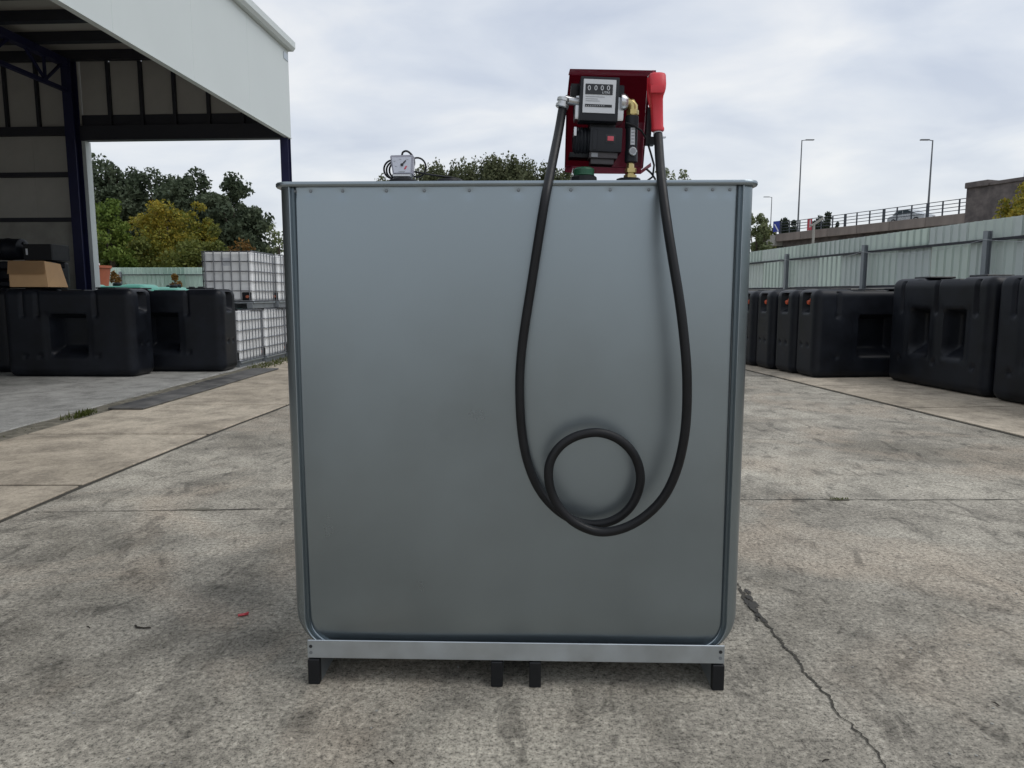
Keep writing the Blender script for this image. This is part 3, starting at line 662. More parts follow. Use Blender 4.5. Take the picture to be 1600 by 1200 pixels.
while s < 23.9:
    obj('railing_post', bspan((s - 0.05, -0.12, BZ + 0.022), (s + 0.05, -0.02, BZ + 1.30)), M['rail'], br)
    if i % 3 == 0: obj('railing_post', bspan((s + 0.13, -0.12, BZ + 0.022), (s + 0.23, -0.02, BZ + 1.30)), M['rail'], br)
    s += 1.62; i += 1
for z in (0.35, 0.66, 0.97, 1.30):
    obj('railing_bar', bspan((0.3, -0.105, BZ + z - 0.03), (24.0, -0.035, BZ + z + 0.03)), M['rail'], br)
def lamp(top, base_z, arm, label, r=0.11):
    t = thing('street_lamp', (top.x, top.y, base_z), 0, label, 'street lamp', 'lamps on the bridge', True)
    h = top.z - base_z
    b = B(); b.tube([(top.x, top.y, base_z), (top.x, top.y, base_z + 1.0), (top.x, top.y, top.z)], [r, r * 0.9, r * 0.5], 10); obj('pole', b, M['lamp'], t, True)
    b = B(); b.tube([(top.x, top.y, top.z - 0.05), (top.x + arm * 0.5, top.y, top.z + 0.02)], 0.04, 8); obj('arm', b, M['lamp'], t)
    b = B(); b.box((top.x + arm, top.y, top.z + 0.03), (abs(arm) * 1.1, 0.30, 0.10), 0.03); obj('lamp_head', b, M['lamp'], t)
lamp(at(1253, 219, 86), BZ - 0.15, 0.9, 'tall street lamp standing behind the dark pines on the bridge')
lamp(at(1457.5, 219, 69.5), BZ - 0.15, -0.75, 'tall street lamp between the railing and the stone wall end')
lamp(at(1206, 308, 125), 7.0, -0.9, 'small distant street lamp beyond the blue road sign')
lamp(at(1613, 140, 62), BZ - 0.15, 0.8, 'street lamp behind the stone wall of the bridge')
# car on the bridge
cp = BP + BU * 15.6 - BN * 3.2
car = thing('car', (cp.x, cp.y, BZ - 0.148), brz, 'pale silver car driving behind the bridge railing', 'car')
b = B(); b.prism([(-2.1, 0.32), (-2.12, 0.72), (-1.95, 0.90), (-1.1, 1.0), (1.35, 0.98), (2.05, 0.80), (2.12, 0.40), (2.0, 0.28)], -0.85, 0.85, 0.06); obj('body', b, M['carw'], car, True)
b = B(); b.prism([(-1.65, 0.99), (-1.15, 1.44), (0.25, 1.46), (1.15, 0.99)], -0.72, 0.72, 0.05); cab = obj('cabin', b, M['carw'], car, True)
for sy in (-1, 1):
    b = B(); b.prism([(-1.35, 1.04), (-1.02, 1.38), (-0.42, 1.40), (-0.42, 1.04)], sy * 0.722, sy * 0.73); obj('window', b, M['glass'], cab)
    b = B(); b.prism([(-0.34, 1.04), (-0.34, 1.40), (0.2, 1.40), (0.92, 1.04)], sy * 0.722, sy * 0.73); obj('window', b, M['glass'], cab)
    for x in (-1.3, 1.32):
        b = B(); b.lathe([(0.24, -0.1), (0.31, -0.1), (0.31, 0.1), (0.24, 0.1)], (x, sy * 0.80, 0.312), 'Y', 20); w = obj('wheel', b, M['blackp'], car)
        b = B(); b.lathe([(0.2, -0.115), (0.2, 0.115)], (x, sy * 0.80, 0.312), 'Y', 16); obj('rim', b, M['zinc'], w)
    b = B(); b.box((2.06, sy * 0.6, 0.70), (0.12, 0.34, 0.14), 0.03); obj('headlight', b, M['white'], car)
    b = B(); b.box((-2.08, sy * 0.62, 0.74), (0.10, 0.30, 0.16), 0.03); obj('tail_light', b, M['switch'], car)
# blue sign, red banner, camera mast
c = at(1213, 354, 86.5)
sg = thing('road_sign', (c.x, c.y, BZ - 0.15), brz + R(8), 'blue road sign with a white diagonal stripe on the bridge end', 'road sign')
z = c.z - BZ + 0.15
b = B(); b.box((0, 0, z), (0.95, 0.05, 1.25), 0.02); obj('sign_board', b, M['blues'], sg)
b = B(); b.prism([(-0.30, z + 0.25), (-0.18, z + 0.32), (0.42, z - 0.52), (0.28, z - 0.58)], -0.035, -0.027); obj('white_stripe', b, M['white'], sg)
b = B(); b.prism([(-0.30, z + 0.25), (-0.18, z + 0.32), (0.42, z - 0.52), (0.28, z - 0.58)], 0.027, 0.035); obj('white_stripe', b, M['white'], sg)
b = B(); b.tube([(0, 0.06, 0), (0, 0.06, z + 0.4)], 0.04, 8); obj('sign_post', b, M['lamp'], sg)
c = at(1265, 351, 80)
sg = thing('banner', (c.x, c.y, BZ - 0.15), brz, 'narrow red banner standing at the bridge railing', 'banner'); z = c.z - BZ + 0.15
b = B(); b.box((0, 0, z), (0.62, 0.04, 1.2), 0.01); obj('cloth', b, M['redban'], sg)
b = B(); b.box((0.1, -0.03, z + 0.1), (0.12, 0.02, 0.8)); obj('white_stripe', b, M['white'], sg)
b = B(); b.box((0.1, 0.03, z + 0.1), (0.12, 0.02, 0.8)); obj('white_stripe', b, M['white'], sg)
b = B(); b.tube([(-0.33, 0, 0), (-0.33, 0, z + 0.65)], 0.03, 8); obj('pole', b, M['lamp'], sg)
Yc = 34
p0, p1, p2 = at(1270.5, 378, Yc), at(1272.5, 350, Yc), at(1286, 341, Yc)
ms_ = thing('camera_mast', (p0.x, p0.y, 0), 0, 'thin grey mast with a slanted arm behind the mint fence', 'mast', None, True)
b = B(); b.tube([(p0.x, p0.y, 0), (p1.x - .02, p1.y, p1.z)], 0.06, 8); obj('mast', b, M['wallconc'], ms_)
b = B(); b.bar(p1 + Vector((-.05, 0, -.03)), p2, 0.09); obj('slanted_arm', b, M['wallconc'], ms_)
b = B(); q = at(1268, 352, Yc); b.box(q, (0.12, 0.14, 0.10), 0.02); obj('bracket', b, M['wallconc'], ms_)

# ================================================================== TREES
def leaf_mesh(name, C, N_, size, seed, rnd=None, up=0.0, aspect=0.6):
    """C: (n,3) leaf centres; two-triangle leaf blades with random directions"""
    g = np.random.default_rng(seed); n = len(C)
    a = g.normal(size=(n, 3)); a[:, 2] += up; a /= np.linalg.norm(a, axis=1)[:, None]
    t = g.normal(size=(n, 3)); t -= a * (t * a).sum(1)[:, None]; t /= np.linalg.norm(t, axis=1)[:, None]
    s = size * g.uniform(0.6, 1.3, (n, 1)); L_ = a * s; Wd = t * s * aspect
    V = np.stack([C - L_, C - Wd * 0.9, C + L_, C + Wd * 0.9], 1).reshape(-1, 3)
    me = bpy.data.meshes.new(name); me.vertices.add(4 * n); me.vertices.foreach_set('co', V.ravel())
    me.loops.add(4 * n); me.loops.foreach_set('vertex_index', np.arange(4 * n, dtype=np.int32))
    me.polygons.add(n); me.polygons.foreach_set('loop_start', np.arange(0, 4 * n, 4, dtype=np.int32)); me.polygons.foreach_set('loop_total', np.full(n, 4, dtype=np.int32))
    me.update(calc_edges=True); return me
def tree(name, label, cat, x, y, h, rx, lm, seed, n=5000, leaf=0.16, z0=0.25, clumps=40, shape='round', group=None, spread=0.22, base=0.0, up=0.0):
    g = np.random.default_rng(seed)
    t = thing(name, (x, y, base), g.uniform(0, 6), label, cat, group)
    cs = []
    while len(cs) < clumps:
        p = g.uniform(-1, 1, 3); rr = np.linalg.norm(p)
        if rr > 1 or rr < 0.3: continue
        zf = (p[2] + 1) / 2
        if shape == 'round': k = 1.0
        elif shape == 'poplar': k = (1 - zf) ** 0.42 * 1.05 + 0.18
        elif shape == 'bush': k = 1.05 - 0.45 * zf
        cs.append((p[0] * rx * k, p[1] * rx * k, h * (z0 + (1 - z0) * zf * 0.97), g.uniform(0.6, 1.25)))
    cs = np.array(cs)
    idx = g.choice(clumps, n, p=cs[:, 3] / cs[:, 3].sum())
    off = g.normal(size=(n, 3)); off /= np.linalg.norm(off, axis=1)[:, None]; off *= (g.random((n, 1)) ** 0.45)
    sr = np.array((rx * spread * 1.4, rx * spread * 1.4, max(rx * spread * 1.1, h * 0.055))) * (40.0 / clumps) ** 0.2
    if shape == 'poplar': sr = np.array((rx * 0.30, rx * 0.30, h * 0.10))
    Cc = cs[idx, :3] + off * sr * cs[idx, 3:4]
    Cc[:, 2] *= h / np.quantile(Cc[:, 2], 0.998)
    rad = np.quantile(np.hypot(Cc[:, 0], Cc[:, 1]), 0.97); Cc[:, :2] *= rx / rad
    Cc[:, 2] = np.maximum(Cc[:, 2], 0.05)
    obj('crown', leaf_mesh('crown', Cc, n, leaf, seed + 1, up=up), lm, t)
    b = B(); tr = 0.028 * h + 0.03
    top = Vector((g.uniform(-.1, .1) * rx, g.uniform(-.1, .1) * rx, h * 0.8))
    b.tube([(0, 0, 0), Vector((0, 0, 0)).lerp(top, 0.4) + Vector((0.03 * h * g.uniform(-1, 1), 0, 0)), top], [tr, tr * 0.7, tr * 0.18], 8)
    for i in range(min(clumps, 14)):
        c = Vector(cs[i, :3].tolist()); s_ = Vector((0, 0, 0)).lerp(top, min(0.85, max(0.12, c.z / h * 0.65)))
        b.tube([s_, s_.lerp(c, 0.5) + Vector((0, 0, 0.02 * h)), c], [tr * 0.35, tr * 0.22, tr * 0.07], 5)
    obj('trunk', b, M['bark'], t, True)
    return t
def ptree(name, label, cat, px, ptop, hw, Y, lm, seed, **k):
    a = at(px, ptop, Y); w = hw / F * Y
    return tree(name, label, cat, a.x, Y, a.z - k.get('base', 0), w, lm, seed, **k)
GT = 'dark broad trees behind the pale fence'
for i, (px, pt, hw, Y, lb) in enumerate(((158, 254, 62, 62, 'dark green broad tree rising behind the lime green bush'), (232, 268, 58, 64, 'dark green broad tree standing behind the big yellow bush'), (298, 270, 58, 61, 'dark green broad tree between the yellow bush and the tree with the open side'), (360, 280, 54, 60, 'dark green tree with a rounded open side toward the grey tank'))):
    ptree('broad_tree', lb, 'tree', px, pt, hw, Y, LM['dark'], 20 + i, n=21000, leaf=0.19, z0=0.10, clumps=170, group=GT, spread=0.26)
GB = 'bushes above the pale fence'
for i, (px, pt, hw, Y, l, nm, lb, n) in enumerate((
    (168, 314, 36, 37.5, 'lime', 'bush', 'lime green bush rising beside the white door jamb', 11000),
    (258, 317, 56, 41, 'yellow', 'bush', 'big bush with yellow autumn leaves above the pale fence', 15000),
    (310, 318, 26, 42, 'yellow', 'bush', 'narrow bush with a yellow tip beside the big yellow one', 7000),
    (212, 372, 44, 39, 'olive', 'bush', 'low olive green bush below the yellow bush', 6000),
    (332, 352, 26, 40, 'olive', 'bush', 'pointed olive green bush left of the cage tanks', 5000),
    (290, 376, 46, 38.5, 'olive', 'bush', 'wide low olive bush directly on top of the pale fence line', 6000),
    (378, 378, 34, 42, 'autumn', 'bush', 'rusty autumn bush above the cage tanks', 4500),
    (434, 352, 24, 40, 'willow', 'sapling', 'thin leafy sapling between the cage tanks and the grey tank', 1500))):
    ptree(nm, lb, 'bush' if nm == 'bush' else 'tree', px, pt, hw, Y, LM[l], 50 + i, n=n, leaf=0.095, z0=0.08, clumps=30 if nm == 'sapling' else 70, shape='bush', group=GB, spread=0.25)
GP = 'row of poplars behind the steel tank'
g = random.Random(3)
prof = [(600, 281), (622, 277), (644, 272), (662, 266), (678, 261), (692, 260), (708, 257), (724, 254), (740, 252), (756, 250), (772, 247), (786, 246), (801, 249), (816, 252), (832, 254), (850, 258), (866, 262), (884, 265), (902, 270)]
for i, (px, pt) in enumerate(prof):
    ptree('poplar_tree', 'grey green poplar in the row between level gauge and pump', 'tree', px, pt + g.uniform(-3, 3), 30, 92 + g.uniform(-5, 5), LM['poplar'], 80 + i, n=12000, leaf=0.20, z0=0.25, clumps=90, shape='poplar', group=GP, up=0.8)
for i, (px, pt, hw) in enumerate(((1040, 264, 26), (1070, 266, 28))):
    ptree('thin_tree', ['sparse pale tree top showing directly beside the nozzle hose', 'sparse pale tree top showing over the tank rim, next to the one at the hose'][i], 'tree', px, pt, hw, 60, LM['willow'], 120 + i, n=2600, leaf=0.12, z0=0.35, clumps=34, spread=0.24)
ptree('willow_tree', 'pale green willow between the steel tank and the bridge end', 'tree', 1184, 334, 22, 46, LM['willow'], 130, n=7000, leaf=0.10, z0=0.12, clumps=60, spread=0.24)
ptree('pine_tree', 'small dark tree below the distant street lamp', 'tree', 1203, 356, 12, 95, LM['olive'], 131, n=1600, leaf=0.2, z0=0.2, clumps=20)
for i, (px, pt, hw, Y, lb) in enumerate(((1233, 342, 19, 98, 'broad dark pine between the blue sign and the banner'), (1284, 333, 16, 96, 'round dark pine behind the bridge railing next to the red banner'), (1309, 349, 10, 96, 'small dark pine behind the railing beside the round one'))):
    ptree('pine_tree', lb, 'tree', px, pt, hw, Y, LM['pine'], 140 + i, n=6000, leaf=0.17, z0=0.45, clumps=30, spread=0.26)
ptree('bush', 'yellow autumn bush growing in front of the stone bridge wall', 'bush', 1606, 290, 44, 33, LM['yellow'], 150, n=9000, leaf=0.085, z0=0.35, clumps=90, shape='round', spread=0.22)
ptree('bush', 'small red tinged bush beside the red tub', 'bush', 184, 424, 15, 27, LM['autumn'], 151, n=1500, leaf=0.06, z0=0.2, clumps=20, shape='round')
ptree('ivy', 'brown ivy clinging to the pale mint fence', 'plant', 278, 428, 14, 33.2, LM['autumn'], 152, n=900, leaf=0.07, z0=0.3, clumps=14, shape='round')

# ================================================================== THE STEEL TANK
TK = Vector((0.008, 2.552, 0)); TR = R(-1.66)
tank = thing('fuel_tank', TK, TR, 'large galvanised grey steel fuel tank on black capped feet', 'fuel tank')
HW, ZB, ZT, DEP, RB = 0.828, 0.107, 1.822, 1.02, 0.165
def outline(ins, n=14):
    """U-shaped outline in XZ, inset by ins"""
    r = max(0.02, RB - ins); w = HW - ins; zb = ZB + ins * 0.6; P = []
    for z in np.linspace(ZT, zb + r, 26): P.append((-w, z))
    for k in range(1, n + 1): a = R(180 + 90 * k / n); P.append((-w + r + r * math.cos(a), zb + r + r * math.sin(a)))
    Q = [(-x, z) for x, z in P[::-1]]
    return P + [(x, zb) for x in np.linspace(-w + r, w - r, 20)[1:-1]] + Q
loops = [(0.0, DEP), (0.0, 0.060), (0.002, 0.046), (0.007, 0.034), (0.015, 0.023), (0.025, 0.014), (0.036, 0.008), (0.044, 0.004)]
b = B(); b.grid([[(x, y, z) for x, z in outline(i)] for i, y in loops]); obj('side_shell', b, M['galv'], tank, True, ang=180)
b = B(); b.grid([[(x, y, z) for x, z in outline(i)] for i, y in [(0.043, 0.006), (0.0432, -0.003), (0.0450, -0.006), (0.047, -0.006), (0.0495, -0.003), (0.052, 0.010)]]); obj('seam', b, M['galv'], tank, True, ang=60)
b = B(); b.grid([[(x, y, z) for x, z in outline(i)] for i, y in [(0.0505, 0.0105), (0.059, 0.0105), (0.0615, 0.009), (0.066, 0.002)]]); obj('seam_groove', b, M['galv'], tank, True, ang=60)
SCX = [457, 482, 533, 602, 662, 733, 810, 892, 953, 1013, 1071, 1112, 1139]
scr = []
for px in SCX:
    k = (px - 800) / F * 0.974; lx = (TK.y * k - TK.x) / math.cos(TR); lx += 0.0 * k
    scr.append(lx)
zsc = ZT - 0.016
def panel_y(x, z):
    y = -0.0 + 0.0035 * math.sin(x * 2.1 + 0.6) * math.sin(z * 1.7) + 0.002 * math.sin(x * 5.3 + z * 2.2)
    e = min(1, (0.765 - abs(x)) / 0.14); y += 0.007 * (1 - e) ** 2              # folds back toward the seam
    e2 = max(0.0, 1 - (z - 0.15) / 0.16); y += 0.012 * e2 ** 2                   # and rolls under at the foot
    for sx in scr: y += 0.0018 * math.exp(-((x - sx) / 0.016) ** 2 - ((z - zsc + 0.008) / 0.016) ** 2)
    return y
zr = list(np.linspace(ZB + 0.042, ZB + 0.25, 18)) + list(np.linspace(ZB + 0.27, ZT - 0.09, 50)) + list(np.linspace(ZT - 0.08, ZT, 20))
xr = sorted(list(np.linspace(-1, 1, 91)) + [s / 0.763 + d for s in scr for d in (-0.02, -0.008, 0.008, 0.02) if abs(s / 0.763 + d) < 0.99])
rows = []
for z in zr:
    r = RB - 0.0645; zb = ZB + 0.0645 * 0.6; w = HW - 0.0645
    if z < zb + r: w = w - r + math.sqrt(max(0, r * r - (zb + r - z) ** 2))
    rows.append([(u * w, panel_y(u * w, z), z) for u in xr])
b = B(); b.grid(rows); obj('front_panel', b, M['galv'], tank, True, ang=180)
# rim of the lid
def rr_loop(w, d0, d1, r, z, n=8):
    P = []
    for cx, cy, a0 in ((w - r, d0 + r, -90), (w - r, d1 - r, 0), (-w + r, d1 - r, 90), (-w + r, d0 + r, 180)):
        for k in range(n + 1): a = R(a0 + 90 * k / n); P.append((cx + r * math.cos(a), cy + r * math.sin(a), z))
    return P + [P[0]]
b = B(); b.grid([rr_loop(0.826, 0.006, DEP, 0.05, ZT - 0.002), rr_loop(0.837, -0.012, DEP + .01, 0.055, ZT - 0.002), rr_loop(0.840, -0.015, DEP + .012, 0.057, ZT + 0.003), rr_loop(0.840, -0.015, DEP + .012, 0.057, ZT + 0.010), rr_loop(0.837, -0.012, DEP + .01, 0.055, ZT + 0.0145), rr_loop(0.80, 0.02, DEP - .03, 0.045, ZT + 0.0145), rr_loop(0.79, 0.03, DEP - .04, 0.045, ZT + 0.006)]); obj('lid_rim', b, M['galv'], tank, True, ang=40)
b = B(); b.bm.faces.new([b.bm.verts.new(p) for p in rr_loop(0.795, 0.025, DEP - .035, 0.045, ZT + 0.007)[:-1]]); obj('lid', b, M['galv'], tank)
for sx in scr:
    b = B(); b.lathe([(0.0058, 0), (0.0058, 0.001), (0.0045, 0.0035), (0.0015, 0.0042)], (sx, panel_y(sx, zsc) + 0.001, zsc), 'Y', 12); obj('screw', b, M['post'], tank, True)
# base rail, runners and their caps
b = B(); b.span((-0.770, -0.022, 0.104), (0.772, -0.016, 0.1745), 0.002); b.span((-0.770, -0.0165, 0.1043), (0.772, 0.03, 0.110)); rail = obj('base_rail', b, M['galv2'], tank)
for sx in (-1, 1):
    for z in (0.150, 0.126): b = B(); b.lathe([(0.0065, 0), (0.0065, 0.0012)], (sx * 0.757, -0.0222, z), 'Y', 12); obj('bolt_hole', b, M['blackprint'] if z > 0.14 else M['post'], rail)
for x, w in ((-0.749, 0.040), (-0.064, 0.040), (0.078, 0.040), (0.752, 0.040)):
    b = B(); b.span((x - w / 2, 0.004, 0.0), (x + w / 2, DEP - 0.02, 0.1035)); ru = obj('runner', b, M['galv2'], tank)
    b = B(); b.span((x - w / 2 - 0.002, -0.024, 0.0005), (x + w / 2 + 0.002, 0.003, 0.099), 0.003); obj('end_cap', b, M['blackp'], ru)
b = B(); b.span((-0.60, 0.10, 0.1045), (0.60, DEP - 0.1, ZB + 0.02)); obj('belly', b, M['galv'], tank)
for sx in (-1, 1):
    b = B(); pts = [(sx * 0.826, 0.45, 0.66), (sx * 0.842, 0.45, 0.645), (sx * 0.852, 0.45, 0.60), (sx * 0.846, 0.45, 0.585), (sx * 0.832, 0.45, 0.587)]; b.tube(pts, 0.005, 8); obj('hook', b, M['blackp'], tank, True)
# sockets on the lid (built in world space, so a world-space helper thing is not needed: they are placed in tank space)
TI = (Matrix.Translation(TK) @ Matrix.Rotation(TR, 4, 'Z')).inverted()
def tl(p): return TI @ Vector(p)
ZL = ZT + 0.0075
def flange(p, m=M['blackp'], r=0.055):
    b = B(); b.lathe([(r, 0), (r, 0.030), (r * 0.86, 0.034), (r * 0.72, 0.040), (r * 0.70, 0.062)], (p.x, p.y, ZL), 'Z', 8 if r > 0.05 else 14); return obj('socket', b, m, tank)
PY = 2.78                                        # depth of the pump unit
q = tl(at(912, 272, 2.715)); zc0, zc1 = at(912, 276, 2.715).z, at(912, 262.5, 2.715).z
b = B(); b.lathe([(0.062, 0), (0.062, 0.012), (0.050, 0.014), (0.048, zc0 - ZL - 0.004), (0.042, zc0 - ZL)], (q.x, q.y, ZL), 'Z', 16); obj('socket', b, M['blackp'], tank)
hc = zc1 - zc0; b = B(); b.lathe([(0.034, 0.0005), (0.039, 0.003)] + [(0.039 - 0.0012 * (k % 2), 0.003 + (hc - 0.008) * k / 5) for k in range(6)] + [(0.030, hc)], (q.x, q.y, zc0), 'Z', 20); obj('filler_cap', b, M['green'], tank, True, ang=50)
q = tl(at(982, 277, PY - 0.03)); zc0 = at(982, 279.5, PY - 0.03).z
b = B(); b.lathe([(0.056, 0), (0.056, 0.012), (0.046, 0.014), (0.044, zc0 - ZL)], (q.x, q.y, ZL), 'Z', 8); obj('socket', b, M['blackp'], tank)
q = tl(at(702, 281, 2.82)); b = B(); b.lathe([(0.05, 0), (0.05, 0.045), (0.046, 0.052), (0.02, 0.054)], (q.x, q.y, ZL), 'Z', 16); obj('vent_cap', b, M['blackp'], tank, True)

# ================================================================== PUMP UNIT
pu = thing('fuel_pump', at(950, 272, PY), 0, 'red sheet metal pump unit with litre counter on the steel tank', 'fuel pump', None, True)
def A(x, y, d=0.0): return at(x, y, PY + d)
PX = (PY * 0.972) / F                            # metres per photo pixel here
def poly_sheet(pts, th, name, m, parent=pu):
    b = B(); f = b.bm.faces.new([b.bm.verts.new(p) for p in pts]); bmesh.ops.solidify(b.bm, geom=[f], thickness=th); return obj(name, b, m, parent)
DF, DBk = -0.07, 0.075                           # front edge and back plate of the cabinet
cabt = []
poly_sheet([A(890, 116, DBk), A(1012, 118, DBk), A(1003, 264, DBk), A(884, 262, DBk)], 0.003, 'back_plate', M['red'])
poly_sheet([A(890.5, 107.5, DF), A(1025, 110, DF), A(1018, 119.5, DBk), A(888, 117.5, DBk)], 0.003, 'hood', M['red'])
poly_sheet([A(1019, 109.6, DF - .001), A(1025, 109.8, DF - .001), A(1025, 115, DF - .001), A(1019, 113, DF - .001)], 0.003, 'hood_lip', M['red'])
poly_sheet([A(890, 118, DBk - .002), A(884, 262, DBk - .002), A(882, 268, DF + .06), A(885, 160, 0.03), A(890.5, 108.5, DF)], 0.003, 'side_flange', M['red'])
poly_sheet([A(1012, 120, DBk - .002), A(1003, 264, DBk - .002), A(1005, 262, 0.03), A(1013.5, 160, 0.03), A(1022, 114, DF + .02)], 0.003, 'side_flange', M['red'])
poly_sheet([A(882, 259, DF + .03), A(1003, 263.5, DF + .03), A(1003, 261, DBk - .005), A(886, 259, DBk - .005)], 0.003, 'base_tray', M['red'])
poly_sheet([A(896, 259.5, DF + .028), A(1002, 263.8, DF + .028), A(1001, 272, DF + .03), A(894, 271, DF + .03)], 0.003, 'tray_lip', M['red'])
poly_sheet([A(882, 268.5, DF + .05), A(884, 258, DF + .05), A(896, 260, DF + .026), A(893.5, 270.5, DF + .026)], 0.003, 'tray_corner', M['red'])
poly_sheet([A(1001, 266, DF + .03), A(1017, 254, 0.05), A(1017.5, 260, 0.05), A(1001, 272, DF + .03)], 0.003, 'tray_wing', M['red'])
# counter
tilt = R(2.2)
mc = A(936, 154.5, -0.07)
def mbox(px0, py0, px1, py1, d0, d1, bev, name, m, parent):
    p, q = A(px0, py0, d0), A(px1, py1, d0); c = (p + q) / 2; c.y = PY + (d0 + d1) / 2
    b = B(); b.box(c, (q.x - p.x, d1 - d0, p.z - q.z), bev, Matrix.Rotation(tilt, 4, 'Y'), 2); return obj(name, b, m, parent, True, ang=40)
mt = mbox(906.5, 119.5, 966.5, 189, -0.10, -0.03, 0.006, 'counter', M['darkcast'], pu)
mbox(899, 150, 975, 188, -0.055, 0.02, 0.01, 'counter_housing', M['zinc'], pu)
mbox(898, 131, 975, 178, -0.028, 0.03, 0.01, 'rear_housing', M['darkcast'], pu)
mbox(911.5, 124, 961.5, 176.5, -0.1025, -0.0995, 0.0, 'face_plate', M['white'], mt)
mbox(915, 131.3, 957.5, 147.5, -0.1040, -0.1028, 0.0, 'counter_window', M['blackprint'], mt)
mbox(914, 163, 956, 167.2, -0.1036, -0.1028, 0.0, 'totaliser_strip', M['blackprint'], mt)
for (x0, x1, y) in ((915, 945, 151), (915, 934, 154.2), (915, 937, 157.4)): mbox(x0, y - 0.45, x1, y + 0.45, -0.1033, -0.1028, 0.0, 'print_line', M['greyprint'], mt)
for i in range(9): mbox(915.5 + i * 3.4, 164.3, 917.0 + i * 3.4, 166, -0.1039, -0.1037, 0.0, 'strip_mark', M['greyprint'], mt)
for i, px in enumerate((920.8, 931.2, 941.0, 950.8)): text('0', 0.0245, M['white'], A(px, 137.6 + 0.1 * i, -0.1044), mt, 'digit', tilt)
text('LITRE', 0.0115, M['white'], A(947, 144.8, -0.1044), mt, 'lettering', tilt)
b = B(); b.lathe([(0.030, 0), (0.030, 0.012), (0.022, 0.024), (0.008, 0.028)], A(970, 160, -0.05), 'X', 18); obj('side_cap', b, M['zinc'], mt, True)
mbox(892, 130, 904, 151, -0.05, -0.01, 0.006, 'reset_knob', M['blackp'], mt)
# outlet pipe and hose clamp on the left
b = B(); p = A(906, 160, -0.045); q = A(883, 156, -0.05); b.tube([p, p.lerp(q, 0.5), q], [0.017, 0.015, 0.017], 14); obj('outlet_pipe', b, M['zinc'], pu, True)
b = B(); b.lathe([(0.021, -0.018), (0.024, -0.015), (0.024, -0.006), (0.020, -0.004), (0.020, 0.004), (0.024, 0.006), (0.024, 0.015), (0.021, 0.018)], A(879.5, 161, -0.05), (0.25, 0, 1), 16); obj('hose_clamp', b, M['zinc'], pu, True)
# pump and motor
mbox(921, 189, 962, 204, -0.05, 0.03, 0.006, 'pump_neck', M['darkcast'], pu)
c = A(909, 222, -0.005); b = B(); b.lathe([(0.030, -0.034), (0.050, -0.030)] + [(0.054 - 0.004 * (i % 2), -0.026 + 0.0062 * i) for i in range(10)] + [(0.052, 0.036)], c, 'X', 26); obj('motor', b, M['darkcast'], pu, True)
mbox(897, 198, 901, 212, -0.06, -0.02, 0.002, 'motor_clip', M['zinc'], pu)
tb_ = mbox(922, 198.5, 972, 237, -0.075, 0.02, 0.006, 'terminal_box', M['darkcast'], pu)
mbox(949.3, 212.5, 959, 220, -0.0795, -0.0748, 0.002, 'rocker_switch', M['switch'], tb_)
mbox(946.5, 210, 961.5, 223.0, -0.0765, -0.0745, 0.001, 'switch_frame', M['blackprint'], tb_)
mbox(926, 202, 933, 234, -0.0765, -0.0745, 0.002, 'casting_rib', M['darkcast'], tb_)
mbox(921, 236.5, 965, 247, -0.062, 0.02, 0.004, 'motor_foot', M['motorg'], pu)
mbox(923, 247.4, 959, 256.5, -0.05, 0.03, 0.004, 'foot_plate', M['motorg'], pu)
mbox(924, 238.5, 934, 245, -0.0635, -0.0615, 0.0, 'rating_plate', M['greyprint'], pu)
mbox(890, 238, 922, 246, -0.03, 0.04, 0.004, 'motor_cradle', M['blackp'], pu)
# brass elbow, filter column, brass foot
p0, p1, p2 = A(974, 161, -0.03), A(988, 161, -0.03), A(988, 176, -0.03)
b = B(); b.tube([p0, A(981, 160.5, -.03), A(986, 161.5, -.03), A(988.5, 166, -.03), A(988.5, 181, -.03)], [0.014, 0.015, 0.018, 0.019, 0.018], 16); b.lathe([(0.0215, -0.008), (0.0215, 0.008)], A(978.5, 160.5, -.03), 'X', 6); b.lathe([(0.0225, -0.008), (0.0225, 0.008)], A(988.5, 176, -.03), 'Z', 6); obj('elbow', b, M['brass'], pu, True, ang=30)
cf = A(987, 218, -0.03); zt_, zb_ = A(987, 181, -0.03).z, A(987, 255, -0.03).z
b = B(); H_ = zt_ - zb_; b.lathe([(0.018, 0), (0.0235, 0.004), (0.0235, H_ * 0.26), (0.0215, H_ * 0.28), (0.0215, H_ * 0.72), (0.0245, H_ * 0.74), (0.0245, H_ - 0.004), (0.020, H_)], (cf.x - 0.001, cf.y, zb_), 'Z', 22); fl = obj('filter_column', b, M['darkcast'], pu, True)
b = B(); a0 = A(987.3, 214.5, -0.03); rows = []
for z in (A(0, 201, -.03).z, A(0, 228, -.03).z): rows.append([(cf.x - 0.001 + 0.0219 * math.sin(a), cf.y - 0.0219 * math.cos(a), z) for a in np.linspace(-0.30, 0.45, 8)])
b.grid(rows); obj('paper_label', b, M['white'], fl)
for i in range(5):
    b = B(); rows = []
    z = A(0, 204 + i * 5, -.03).z
    for dz in (0.0022, -0.0022): rows.append([(cf.x - 0.001 + 0.0222 * math.sin(a), cf.y - 0.0222 * math.cos(a), z + dz) for a in np.linspace(-0.2, 0.34, 6)])
    b.grid(rows); obj('label_print', b, M['greyprint'], fl)
b = B(); b.lathe([(0.0155, 0), (0.0155, 0.010), (0.0125, 0.014)], A(988, 237, -0.0545), 'Y', 20); kn = obj('pressure_gauge', b, M['zinc'], pu, True)
b = B(); b.lathe([(0.011, 0.0143), (0.011, 0.0150)], A(988, 237, -0.0545), 'Y', 18); obj('gauge_dial', b, M['greyprint'], kn)
b = B(); zz = A(0, 279, -.03).z; z2 = A(0, 255.2, -.03).z; hh_ = z2 - zz
